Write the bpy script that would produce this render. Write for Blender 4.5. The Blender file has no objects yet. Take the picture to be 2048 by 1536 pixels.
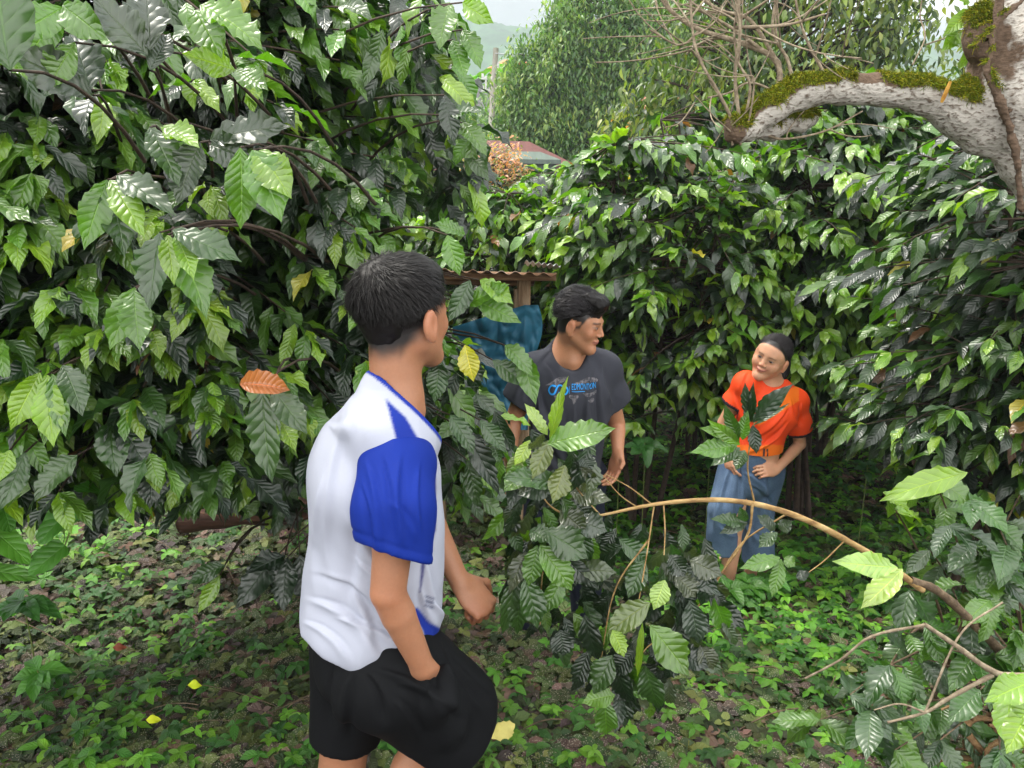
import bpy, bmesh, math, random
import numpy as np
from mathutils import Vector, Matrix
from mathutils.bvhtree import BVHTree

# ---------------------------------------------------------------- camera, sky, sun, exposure
SC = bpy.context.scene
COL = SC.collection
CAM_Z = 1.55
PITCH = math.radians(14.5)
FPX = 1500.0
cam = bpy.data.cameras.new('camera')
cam.sensor_width = 36.0
cam.lens = FPX / 2048.0 * 36.0
cam.clip_start = 0.05
cam.clip_end = 6000
camo = bpy.data.objects.new('camera', cam)
COL.objects.link(camo)
camo.location = (0, 0, CAM_Z)
camo.rotation_euler = (math.pi / 2 - PITCH, 0, 0)
SC.camera = camo

SUN_EL = math.radians(60)
SUN_AZ = math.radians(-55)      # direction the light comes from, measured from +Y towards +X
w = bpy.data.worlds.new('World')
SC.world = w
w.use_nodes = True
nt = w.node_tree
nt.nodes.clear()
wo = nt.nodes.new('ShaderNodeOutputWorld')
bg = nt.nodes.new('ShaderNodeBackground')
sky = nt.nodes.new('ShaderNodeTexSky')
sky.sky_type = 'NISHITA'
sky.sun_disc = False
sky.sun_elevation = SUN_EL
sky.sun_rotation = SUN_AZ
sky.air_density = 1.0
sky.dust_density = 3.0
# broken white cloud over the blue sky
tc = nt.nodes.new('ShaderNodeTexCoord')
cn = nt.nodes.new('ShaderNodeTexNoise')
cn.inputs['Scale'].default_value = 2.2
cn.inputs['Detail'].default_value = 6
cr = nt.nodes.new('ShaderNodeMapRange')
cr.inputs['From Min'].default_value = 0.36
cr.inputs['From Max'].default_value = 0.56
cr.inputs['To Min'].default_value = 0.72
cr.inputs['To Max'].default_value = 1.0
mx = nt.nodes.new('ShaderNodeMix')
mx.data_type = 'RGBA'
mx.inputs['B'].default_value = (9.3, 9.2, 8.9, 1)
nt.links.new(tc.outputs['Generated'], cn.inputs['Vector'])
nt.links.new(cn.outputs['Fac'], cr.inputs['Value'])
nt.links.new(cr.outputs['Result'], mx.inputs['Factor'])
nt.links.new(sky.outputs['Color'], mx.inputs['A'])
nt.links.new(mx.outputs['Result'], bg.inputs['Color'])
bg.inputs['Strength'].default_value = 0.148
nt.links.new(bg.outputs['Background'], wo.inputs['Surface'])

sl = bpy.data.lights.new('sun', 'SUN')
sl.energy = 3.3
sl.angle = math.radians(16)
sl.color = (1.0, 0.95, 0.86)
so = bpy.data.objects.new('sun', sl)
COL.objects.link(so)
sd = Vector((math.sin(SUN_AZ) * math.cos(SUN_EL), math.cos(SUN_AZ) * math.cos(SUN_EL), math.sin(SUN_EL)))
so.rotation_euler = sd.to_track_quat('Z', 'Y').to_euler()
so.location = (0, 0, 30)

SC.view_settings.view_transform = 'Standard'
SC.view_settings.look = 'None'
SC.view_settings.gamma = 1
SC.view_settings.exposure = 1.28
SC.cycles.max_bounces = 7
SC.cycles.diffuse_bounces = 3
SC.cycles.glossy_bounces = 2
SC.cycles.transmission_bounces = 4
SC.cycles.transparent_max_bounces = 6
SC.cycles.volume_bounces = 0
SC.cycles.caustics_reflective = False
SC.cycles.caustics_refractive = False
SC.cycles.sample_clamp_indirect = 4

# ---------------------------------------------------------------- geometry helpers
CP, SP = math.cos(PITCH), math.sin(PITCH)


def W(px, py, Y):
    """world point seen at photo pixel (px,py), at distance Y in front of the camera"""
    xc = (px - 1024) / FPX
    yc = (768 - py) / FPX
    d = (xc, CP + yc * SP, -SP + yc * CP)
    s = Y / d[1]
    return np.array((d[0] * s, Y, CAM_Z + d[2] * s))


def smooth01(a, b, x):
    t = np.clip((x - a) / (b - a), 0, 1)
    return t * t * (3 - 2 * t)


def ground_z(x, y):
    x = np.asarray(x, float)
    y = np.asarray(y, float)
    z = -0.18 * np.minimum(y, 5.2) - 0.05 * np.clip(y - 5.2, 0, 22)
    z = z + 0.035 * np.sin(x * 1.7 + y * 0.9) + 0.03 * np.sin(y * 2.3 - x * 1.1 + 2) + 0.015 * np.sin(x * 5.1 + 1) * np.sin(y * 4.7)
    z = z + 0.16 * smooth01(-1.2, -3.2, x) * smooth01(1, 3, y)
    z = z + 42 * smooth01(48, 330, y)
    return z


def nrm(v):
    v = np.asarray(v, float)
    n = np.linalg.norm(v, axis=-1, keepdims=True)
    return v / np.maximum(n, 1e-9)


def tag(o, label=None, cat=None, group=None, kind=None):
    if label: o['label'] = label
    if cat: o['category'] = cat
    if group: o['group'] = group
    if kind: o['kind'] = kind
    return o


def empty(name, loc, label, cat, group=None):
    o = bpy.data.objects.new(name, None)
    COL.objects.link(o)
    o.location = tuple(float(c) for c in loc)
    o.empty_display_size = 0.1
    return tag(o, label, cat, group)


def mesh_obj(name, V, F, mat, parent=None, smooth=True, uv=None, col=None, world=True):
    """V (n,3) world coordinates, F: array (m,4)/(m,3) or list of faces"""
    V = np.asarray(V, np.float32)
    if parent is not None and world:
        V = V - np.array(parent.location, np.float32)
    me = bpy.data.meshes.new(name)
    if isinstance(F, np.ndarray):
        m, k = F.shape
        me.vertices.add(len(V))
        me.vertices.foreach_set('co', V.ravel())
        me.loops.add(m * k)
        me.loops.foreach_set('vertex_index', F.astype(np.int32).ravel())
        me.polygons.add(m)
        me.polygons.foreach_set('loop_start', np.arange(0, m * k, k, dtype=np.int32))
        me.polygons.foreach_set('loop_total', np.full(m, k, np.int32))
        me.update(calc_edges=True)
    else:
        me.from_pydata([tuple(map(float, v)) for v in V], [], [tuple(int(i) for i in f) for f in F])
        me.update()
    if smooth and len(me.polygons):
        me.polygons.foreach_set('use_smooth', np.ones(len(me.polygons), bool))
    if uv is not None:
        lay = me.uv_layers.new(name='UVMap')
        li = np.empty(len(me.loops), np.int32)
        me.loops.foreach_get('vertex_index', li)
        lay.data.foreach_set('uv', np.asarray(uv, np.float32)[li].ravel())
    if col is not None:
        a = me.color_attributes.new('col', 'FLOAT_COLOR', 'POINT')
        c = np.ones((len(V), 4), np.float32)
        c[:, :3] = col
        a.data.foreach_set('color', c.ravel())
    me.materials.append(mat)
    o = bpy.data.objects.new(name, me)
    COL.objects.link(o)
    if parent is not None:
        o.parent = parent
    return o


def grid_faces(nu, nv, off=0):
    """quads of a (nv+1)x(nu+1) grid, row major over v"""
    i = np.arange(nv)[:, None] * (nu + 1) + np.arange(nu)[None, :]
    i = i.ravel() + off
    return np.stack([i, i + 1, i + nu + 2, i + nu + 1], 1)


def tubes(paths, sides=6, uvlen=1.0, caps=True):
    """paths: list of (pts (n,3), radii (n,)) -> V, F, uv"""
    Vs, Fs, Us = [], [], []
    off = 0
    ang = np.linspace(0, 2 * math.pi, sides, endpoint=False)
    ca, sa = np.cos(ang), np.sin(ang)
    for pts, rad in paths:
        pts = np.asarray(pts, float)
        n = len(pts)
        rad = np.broadcast_to(np.asarray(rad, float), (n,))
        t = np.gradient(pts, axis=0)
        t = nrm(t)
        ref = np.array((0, 0, 1.0)) if abs(t[:, 2]).mean() < 0.8 else np.array((1.0, 0, 0))
        a = nrm(np.cross(t, ref))
        b = np.cross(t, a)
        ring = pts[:, None] + rad[:, None, None] * (a[:, None] * ca[None, :, None] + b[:, None] * sa[None, :, None])
        Vs.append(ring.reshape(-1, 3))
        L = np.r_[0, np.cumsum(np.linalg.norm(np.diff(pts, axis=0), axis=1))]
        Us.append(np.stack([np.tile(ang / 6.283, n), np.repeat(L / uvlen, sides)], 1))
        i = np.arange(n - 1)[:, None] * sides + np.arange(sides)[None]
        j = np.arange(n - 1)[:, None] * sides + (np.arange(sides)[None] + 1) % sides
        Fs.append(np.stack([i.ravel(), i.ravel() + sides, j.ravel() + sides, j.ravel()], 1) + off)
        off += n * sides
    return np.concatenate(Vs), np.concatenate(Fs), np.concatenate(Us)


def bez(a, b, c, n):
    t = np.linspace(0, 1, n)[:, None]
    return (1 - t) ** 2 * a + 2 * t * (1 - t) * b + t * t * c


def spline(pts, n):
    """Catmull-Rom through pts"""
    P = np.asarray(pts, float)
    P = np.vstack([2 * P[0] - P[1], P, 2 * P[-1] - P[-2]])
    m = len(P) - 3
    out = []
    for q in np.linspace(0, m - 1e-6, n):
        i = int(q); t = q - i
        p0, p1, p2, p3 = P[i:i + 4]
        out.append(0.5 * (2 * p1 + (p2 - p0) * t + (2 * p0 - 5 * p1 + 4 * p2 - p3) * t * t + (3 * p1 - p0 - 3 * p2 + p3) * t ** 3))
    return np.array(out)


# ---------------------------------------------------------------- leaves
class Leaves:
    """collects leaves, then builds them all as one mesh"""
    def __init__(self, nu=4, nv=8, wave=0.0, tip=0.5):
        self.nu, self.nv, self.wave = nu, nv, wave
        self.B, self.D, self.N, self.L, self.Wd, self.K, self.C, self.R = [], [], [], [], [], [], [], []

    def add(self, base, direc, normal, length, width, bend=0.6, col=(0.03, 0.09, 0.015), fold=None):
        self.B.append(base); self.D.append(direc); self.N.append(normal)
        self.L.append(length); self.Wd.append(width); self.K.append(bend); self.C.append(col)
        self.R.append(fold if fold is not None else random.uniform(0.1, 0.45))

    def arrays(self, shape='coffee'):
        nu, nv = self.nu, self.nv
        B, D, N = np.array(self.B), nrm(self.D), np.array(self.N, float)
        L, Wd, K, R = (np.array(q, float) for q in (self.L, self.Wd, self.K, self.R))
        C = np.array(self.C)
        n = len(B)
        X = nrm(np.cross(D, N))
        bad = np.linalg.norm(np.cross(D, N), axis=1) < 1e-4
        X[bad] = (1, 0, 0)
        Z = np.cross(X, D)
        v = np.linspace(0, 1, nv + 1)
        u = np.linspace(-1, 1, nu + 1)
        if shape == 'coffee':
            prof = np.sin(math.pi * v ** 0.92) ** 0.95
            tipv = np.clip((v - 0.72) / 0.28, 0, 1)
            prof = prof * (1 - 0.45 * tipv ** 1.2)
            prof[0], prof[-1] = 0.03, 0.008
        elif shape == 'heart':
            prof = np.sqrt(np.clip(1 - ((v - 0.36) / 0.64) ** 2, 0, 1)) * (1 - 0.35 * v)
            prof[0], prof[-1] = 0.45, 0.01
        elif shape == 'strap':
            prof = np.sin(math.pi * (0.06 + 0.94 * v) ** 0.7) ** 0.6
            prof[-1] = 0.01
        else:
            prof = np.sin(math.pi * v ** 0.75) ** 0.9
            prof[0], prof[-1] = 0.04, 0.01
        U, Vv = np.meshgrid(u, v)
        Pf = np.repeat(prof[:, None], nu + 1, 1)
        U, Vv, Pf = U.ravel(), Vv.ravel(), Pf.ravel()
        k = K[:, None]
        k = np.where(np.abs(k) < 1e-3, 1e-3, k)
        kv = k * Vv[None]
        yy = np.sin(kv) / k * L[:, None]
        zz = -(1 - np.cos(kv)) / k * L[:, None]
        ph = np.random.rand(n)[:, None] * 6.28
        hw = Wd[:, None] * 0.5
        edge = np.abs(U)[None]
        wv = np.sin(Vv[None] * 6.283 * 6.5 + ph * 0 + U[None] * 1.4)
        xx = U[None] * Pf[None] * hw * (1 + self.wave * 0.055 * wv * edge ** 4)
        curl = self.wave * Wd[:, None] * 0.085 * wv * edge ** 2 * np.minimum(Pf[None] * 1.5, 1)
        curl = curl + self.wave * Wd[:, None] * 0.16 * np.sin(Vv[None] * 9 + ph) * U[None] * np.abs(U[None]) * Pf[None]
        fold = np.abs(xx) * R[:, None]
        dz = zz + (fold + curl) * np.cos(kv)
        dy = yy + (fold + curl) * np.sin(kv)
        side = 0.06 * L[:, None] * np.sin(ph * 3) * Vv[None] ** 2
        P = B[:, None] + X[:, None] * (xx + side)[..., None] + D[:, None] * dy[..., None] + Z[:, None] * dz[..., None]
        m = len(U)
        F = grid_faces(nu, nv)
        F = (F[None] + (np.arange(n) * m)[:, None, None]).reshape(-1, 4)
        uv = np.stack([np.tile((U + 1) / 2, n), (Vv[None] * np.random.uniform(.72, 1.18, (n, 1)) + np.random.rand(n, 1)).ravel()], 1)
        col = np.repeat(C, m, axis=0)
        return P.reshape(-1, 3), F, uv, col

    def build(self, name, mat, parent, shape='coffee', world=True):
        if not self.B: return None
        V, F, uv, col = self.arrays(shape)
        return mesh_obj(name, V, F, mat, parent, True, uv, col, world)


def vary(c, amt=0.2, rng=random):
    k = 1 + rng.uniform(-amt, amt)
    return (c[0] * k * (1 + rng.uniform(-amt, amt) * 0.6), c[1] * k, c[2] * k * (1 + rng.uniform(-amt, amt) * 0.6))


# ---------------------------------------------------------------- materials
def new_mat(name):
    m = bpy.data.materials.new(name)
    m.use_nodes = True
    t = m.node_tree
    b = t.nodes['Principled BSDF']
    return m, t, b, t.nodes['Material Output']


def N(t, kind, **kw):
    n = t.nodes.new(kind)
    for k, v in kw.items():
        if k in n.inputs.keys() if not isinstance(k, int) else False:
            n.inputs[k].default_value = v
        else:
            setattr(n, k, v)
    return n


def math_n(t, op, a, b=None, c=None):
    n = t.nodes.new('ShaderNodeMath')
    n.operation = op
    for i, q in enumerate((a, b, c)):
        if q is None: continue
        if isinstance(q, (int, float)): n.inputs[i].default_value = q
        else: t.links.new(q, n.inputs[i])
    return n.outputs[0]


def mixc(t, f, a, b, blend='MIX'):
    n = t.nodes.new('ShaderNodeMix')
    n.data_type = 'RGBA'
    n.blend_type = blend
    for s, q in (('Factor', f), ('A', a), ('B', b)):
        sock = n.inputs[0] if s == 'Factor' else (n.inputs[6] if s == 'A' else n.inputs[7])
        if isinstance(q, (int, float)): sock.default_value = q
        elif isinstance(q, tuple): sock.default_value = (*q, 1) if len(q) == 3 else q
        else: t.links.new(q, sock)
    return n.outputs[2]


def leaf_mat(name, rough=0.33, trans=0.3, veins=9, bump=0.5, veincol=0.35, spots=False, spec=0.5, detail=True):
    m, t, b, out = new_mat(name)
    at = N(t, 'ShaderNodeAttribute', attribute_name='col')
    uv = t.nodes.new('ShaderNodeUVMap')
    sx = t.nodes.new('ShaderNodeSeparateXYZ')
    t.links.new(uv.outputs[0], sx.inputs[0])
    au = math_n(t, 'ABSOLUTE', math_n(t, 'SUBTRACT', sx.outputs[0], 0.5))
    v = sx.outputs[1]
    base = at.outputs['Color']
    if detail:
        ph = math_n(t, 'SUBTRACT', math_n(t, 'MULTIPLY', v, float(veins)), math_n(t, 'MULTIPLY', au, 3.2))
        fr = math_n(t, 'FRACT', ph)
        tri = math_n(t, 'ABSOLUTE', math_n(t, 'SUBTRACT', fr, 0.5))          # .5 at vein, 0 between
        vein = math_n(t, 'SMOOTH_MIN', math_n(t, 'MULTIPLY', math_n(t, 'SUBTRACT', tri, 0.42), 12.0), 1.0, 0.1)
        vein = math_n(t, 'MAXIMUM', vein, 0.0)
        mid = math_n(t, 'MAXIMUM', math_n(t, 'SUBTRACT', 1.0, math_n(t, 'MULTIPLY', au, 32.0)), 0.0)
        vm = math_n(t, 'MAXIMUM', math_n(t, 'MULTIPLY', vein, 0.45), mid)
        vm = math_n(t, 'MULTIPLY', vm, veincol)
        lighter = mixc(t, 1.0, base, (2.4, 2.0, 1.9), 'MULTIPLY')
        base2 = mixc(t, vm, base, lighter)
        no = N(t, 'ShaderNodeTexNoise'); no.inputs['Scale'].default_value = 14
        tcn = t.nodes.new('ShaderNodeTexCoord')
        t.links.new(tcn.outputs['Object'], no.inputs['Vector'])
        mr = math_n(t, 'MULTIPLY_ADD', no.outputs['Fac'], 0.9, 0.55)
        cmb = t.nodes.new('ShaderNodeCombineColor')
        for i in range(3): t.links.new(mr, cmb.inputs[i])
        base = mixc(t, 1.0, base2, cmb.outputs[0], 'MULTIPLY')
        if spots:
            vo = N(t, 'ShaderNodeTexVoronoi'); vo.inputs['Scale'].default_value = 150
            t.links.new(tcn.outputs['Object'], vo.inputs['Vector'])
            s1 = math_n(t, 'LESS_THAN', vo.outputs['Distance'], 0.30)
            no2 = N(t, 'ShaderNodeTexNoise'); no2.inputs['Scale'].default_value = 5
            t.links.new(tcn.outputs['Object'], no2.inputs['Vector'])
            s1 = math_n(t, 'MULTIPLY', s1, math_n(t, 'GREATER_THAN', no2.outputs['Fac'], 0.48))
            base = mixc(t, math_n(t, 'MULTIPLY', s1, 0.5), base, (0.42, 0.36, 0.30))
        h = math_n(t, 'POWER', math_n(t, 'MULTIPLY', tri, 2.0), 2.0)
        h = math_n(t, 'ADD', h, math_n(t, 'MULTIPLY', mid, 1.2))
        bm = N(t, 'ShaderNodeBump'); bm.inputs['Strength'].default_value = bump
        bm.inputs['Distance'].default_value = -0.0030
        t.links.new(h, bm.inputs['Height'])
        t.links.new(bm.outputs[0], b.inputs['Normal'])
        rr = math_n(t, 'MULTIPLY_ADD', no.outputs['Fac'], 0.3, rough - 0.13)
        t.links.new(rr, b.inputs['Roughness'])
    else:
        b.inputs['Roughness'].default_value = rough
    # paler, matt underside
    geo = t.nodes.new('ShaderNodeNewGeometry')
    under = mixc(t, 1.0, base, (1.7, 1.5, 1.6), 'MULTIPLY')
    basef = mixc(t, geo.outputs['Backfacing'], base, under)
    t.links.new(basef, b.inputs['Base Color'])
    b.inputs['Specular IOR Level'].default_value = spec
    tr = t.nodes.new('ShaderNodeBsdfTranslucent')
    tcol = mixc(t, 1.0, base, (2.6, 3.0, 0.9), 'MULTIPLY')
    t.links.new(tcol, tr.inputs['Color'])
    ms = t.nodes.new('ShaderNodeMixShader')
    ms.inputs[0].default_value = trans
    t.links.new(b.outputs[0], ms.inputs[1])
    t.links.new(tr.outputs[0], ms.inputs[2])
    t.links.new(ms.outputs[0], out.inputs[0])
    return m


def attr_mat(name, rough=0.8, spec=0.3, nscale=60, bump=0.2, var=0.25, sheen=0.0, sss=0.0, bdist=0.003):
    m, t, b, out = new_mat(name)
    at = N(t, 'ShaderNodeAttribute', attribute_name='col')
    tcn = t.nodes.new('ShaderNodeTexCoord')
    no = N(t, 'ShaderNodeTexNoise'); no.inputs['Scale'].default_value = nscale; no.inputs['Detail'].default_value = 4
    t.links.new(tcn.outputs['Object'], no.inputs['Vector'])
    mr = math_n(t, 'MULTIPLY_ADD', no.outputs['Fac'], 2 * var, 1 - var)
    cmb = t.nodes.new('ShaderNodeCombineColor')
    for i in range(3): t.links.new(mr, cmb.inputs[i])
    t.links.new(mixc(t, 1.0, at.outputs['Color'], cmb.outputs[0], 'MULTIPLY'), b.inputs['Base Color'])
    bm = N(t, 'ShaderNodeBump'); bm.inputs['Strength'].default_value = bump
    bm.inputs['Distance'].default_value = bdist
    t.links.new(no.outputs['Fac'], bm.inputs['Height'])
    t.links.new(bm.outputs[0], b.inputs['Normal'])
    b.inputs['Roughness'].default_value = rough
    b.inputs['Specular IOR Level'].default_value = spec
    if sheen:
        b.inputs['Sheen Weight'].default_value = sheen
    if sss:
        b.inputs['Subsurface Weight'].default_value = sss
        b.inputs['Subsurface Radius'].default_value = (0.02, 0.007, 0.004)
        b.inputs['Subsurface Scale'].default_value = 0.5
    return m


def noise_mat(name, cols, scale=20, rough=0.85, bump=0.5, stretch=(1, 1, 1), spec=0.3, detail=6, bdist=0.01, metal=0.0):
    """colour ramp over noise; cols: list of (pos, rgb)"""
    m, t, b, out = new_mat(name)
    tcn = t.nodes.new('ShaderNodeTexCoord')
    mp = t.nodes.new('ShaderNodeMapping'); mp.inputs['Scale'].default_value = stretch
    no = N(t, 'ShaderNodeTexNoise'); no.inputs['Scale'].default_value = scale; no.inputs['Detail'].default_value = detail
    no.inputs['Roughness'].default_value = 0.65
    t.links.new(tcn.outputs['Object'], mp.inputs[0])
    t.links.new(mp.outputs[0], no.inputs['Vector'])
    r = t.nodes.new('ShaderNodeValToRGB')
    while len(r.color_ramp.elements) < len(cols): r.color_ramp.elements.new(0.5)
    for e, (p, c) in zip(r.color_ramp.elements, cols):
        e.position = p; e.color = (*c, 1)
    t.links.new(no.outputs['Fac'], r.inputs[0])
    t.links.new(r.outputs[0], b.inputs['Base Color'])
    bm = N(t, 'ShaderNodeBump'); bm.inputs['Strength'].default_value = bump
    bm.inputs['Distance'].default_value = bdist
    t.links.new(no.outputs['Fac'], bm.inputs['Height'])
    t.links.new(bm.outputs[0], b.inputs['Normal'])
    b.inputs['Roughness'].default_value = rough
    b.inputs['Specular IOR Level'].default_value = spec
    b.inputs['Metallic'].default_value = metal
    return m


M_LEAF = leaf_mat('coffee_leaf', rough=0.36, trans=0.22, veins=9, bump=0.45, spec=1.0, veincol=.7)
M_LEAF_FAR = leaf_mat('hedge_leaf', rough=0.35, trans=0.24, veins=8, bump=0.45, spec=1.0)
M_TREE = leaf_mat('tree_leaf', rough=0.42, trans=0.25, detail=False)
M_COVER = leaf_mat('ground_leaf', rough=0.6, trans=0.15, veins=5, bump=0.5, spots=True, spec=0.25)
M_WEED = leaf_mat('weed_leaf', rough=0.45, trans=0.3, veins=6, bump=0.5)
M_BARK = noise_mat('twig_bark', [(0.3, (0.05, 0.032, 0.02)), (0.55, (0.13, 0.09, 0.055)), (0.75, (0.24, 0.18, 0.11))], 40, bump=0.8, bdist=0.004)
M_DARKBARK = noise_mat('stem_bark', [(0.3, (0.02, 0.014, 0.01)), (0.7, (0.075, 0.05, 0.035))], 30, bump=0.8, bdist=0.005)
M_TAN = noise_mat('bough_bark', [(0.3, (0.12, 0.06, 0.025)), (0.5, (0.30, 0.19, 0.075)), (0.72, (0.45, 0.33, 0.16))], 45, bump=1.0, bdist=0.004, stretch=(0.35, 1, 1))
M_DEAD = noise_mat('dead_twig', [(0.3, (0.10, 0.075, 0.05)), (0.55, (0.24, 0.19, 0.13)), (0.75, (0.38, 0.34, 0.25))], 50, bump=0.8, bdist=0.004)
M_GREENSTEM = noise_mat('green_stem', [(0.3, (0.07, 0.11, 0.02)), (0.7, (0.18, 0.22, 0.06))], 40, rough=0.5)
M_SOIL = noise_mat('soil', [(0.3, (0.010, 0.008, 0.006)), (0.6, (0.030, 0.022, 0.015)), (0.75, (0.022, 0.032, 0.012))], 9, bump=1.0, bdist=0.04)
M_WOOD = noise_mat('old_timber', [(0.3, (0.045, 0.025, 0.015)), (0.5, (0.16, 0.085, 0.045)), (0.72, (0.33, 0.22, 0.13))], 6, bump=0.9, stretch=(0.6, 8, 8), bdist=0.006)
M_POSTW = noise_mat('post_timber', [(0.3, (0.12, 0.07, 0.035)), (0.5, (0.30, 0.20, 0.12)), (0.72, (0.46, 0.36, 0.25))], 7, bump=0.9, stretch=(7, 7, 0.6), bdist=0.006)

DARK = (0.0065, 0.021, 0.006)
MIDG = (0.022, 0.062, 0.008)
BRIGHT = (0.062, 0.150, 0.008)
YOUNG = (0.135, 0.250, 0.010)
# ---------------------------------------------------------------- ground and hills
def build_ground():
    ys = np.concatenate([np.arange(-3, 12, 0.12), np.arange(12, 60, 1.2), np.arange(60, 420, 8.0)])
    xs0 = np.linspace(-1, 1, 181)
    xs = np.sign(xs0) * (np.abs(xs0) * 8 + np.abs(xs0) ** 4 * 520)
    X, Yg = np.meshgrid(xs, ys)
    Z = ground_z(X, Yg)
    V = np.stack([X, Yg, Z], -1).reshape(-1, 3)
    o = mesh_obj('ground', V, grid_faces(len(xs) - 1, len(ys) - 1)[:, ::-1], M_SOIL)
    tag(o, kind='structure')


build_ground()


def hill(name, y0, dep, x0, x1, top, seed, col, amp):
    """a wooded ridge with a crest that rises and falls; rough tree-sized lumps"""
    rng = np.random.RandomState(seed)
    nx, ny = 420, 110
    xs = np.linspace(x0, x1, nx)
    vs = np.linspace(0, 1, ny)
    X, Vv = np.meshgrid(xs, vs)
    crest = sum(a * np.sin(xs / l + p) for a, l, p in ((amp, 190, 1.2 + seed), (amp * .5, 83, 2.0), (amp * .25, 37, seed)))
    prof = np.sin(np.clip(Vv * 1.12, 0, 1) * math.pi / 2) ** 1.15 * np.where(Vv > 0.893, 1 - (Vv - 0.893) * 1.2, 1)
    H = (top + crest)[None] * prof
    ridges = 0.05 * top * (np.abs(np.sin(X / 55 + 3 * Vv + seed)) + 0.5 * np.abs(np.sin(X / 24 - 4 * Vv)))
    H = H + ridges * Vv + rng.rand(ny, nx) * (top * 0.022)
    V = np.stack([X, y0 + Vv * dep, H - 6], -1).reshape(-1, 3)
    m = noise_mat(name + '_forest', [(0.3, col[0]), (0.55, col[1]), (0.75, col[2])], 0.06, rough=0.9, bump=0.2, bdist=1.0)
    o = mesh_obj(name, V, grid_faces(nx - 1, ny - 1)[:, ::-1], m)
    tag(o, kind='structure')


hill('hill', 330, 300, -620, 760, 118, 3, ((0.015, 0.05, 0.018), (0.04, 0.12, 0.04), (0.08, 0.18, 0.05)), 12)
hill('hill_far', 900, 500, -1500, 1900, 285, 7, ((0.012, 0.035, 0.02), (0.025, 0.06, 0.03), (0.04, 0.085, 0.04)), 26)


# ---------------------------------------------------------------- coffee shrubs
def coffee_branch(LV, paths, a, b, rng, leaf, sag, lo=0.3, young=0.25, space=0.075, dark=0.5, cb=(0, 0), rad=0.006):
    """one drooping lateral from a to b with opposite leaf pairs"""
    a = np.asarray(a, float); b = np.asarray(b, float)
    d = b - a
    L = np.linalg.norm(d)
    c = (a + b) / 2 + np.array((rng.uniform(-.1, .1), rng.uniform(-.1, .1), sag)) * L
    n = max(5, int(L / space))
    P = bez(a, c, b, n + 1)
    paths.append((P[::max(1, n // 6)] if n > 12 else P, np.linspace(rad, rad * 0.4, len(P[::max(1, n // 6)]) if n > 12 else len(P))))
    T = nrm(np.gradient(P, axis=0))
    for i in range(int(n * lo) + 1, n + 1):
        t = T[i]
        side = np.cross(t, (0, 0, 1))
        ns = np.linalg.norm(side)
        side = side / ns if ns > 0.1 else np.array((1.0, 0, 0))
        f = i / n
        for s in (-1, 1):
            if rng.random() < 0.10: continue
            dr = side * s * rng.uniform(0.5, 0.95) + t * rng.uniform(0.5, 1.05) + np.array((0, 0, -rng.uniform(-0.12, 0.6)))
            nr = np.array((rng.uniform(-.5, .5), rng.uniform(-.6, .35), 1.0)) + side * s * 0.3
            ll = leaf * rng.uniform(0.72, 1.12) * (1 - 0.25 * max(0, f - 0.8) / 0.2 * rng.random())
            if rng.random() < .012:
                c0 = (.30, .26, .02) if rng.random() < .5 else (.16, .07, .025)
            elif f > 0.9 and rng.random() < young:
                c0 = YOUNG if rng.random() < 0.5 else BRIGHT
            else:
                r = rng.random()
                c0 = DARK if r < dark else (MIDG if r < dark + 0.33 else BRIGHT)
            LV.add(P[i] + dr * 0.008, dr, nr, ll, ll * rng.uniform(0.27, 0.37), rng.uniform(0.15, 1.4), vary(c0, 0.22, rng))
    # terminal pair
    for s in (-1, 1):
        t = T[-1]
        dr = t + np.array((rng.uniform(-.5, .5), rng.uniform(-.5, .5), -0.5))
        c0 = YOUNG if rng.random() < young * 1.6 else BRIGHT
        LV.add(P[-1], dr, (rng.uniform(-.4, .4), rng.uniform(-.4, .4), 1), leaf * rng.uniform(0.45, 0.75), leaf * 0.26, rng.uniform(.2, .9), vary(c0, 0.2, rng))


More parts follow.
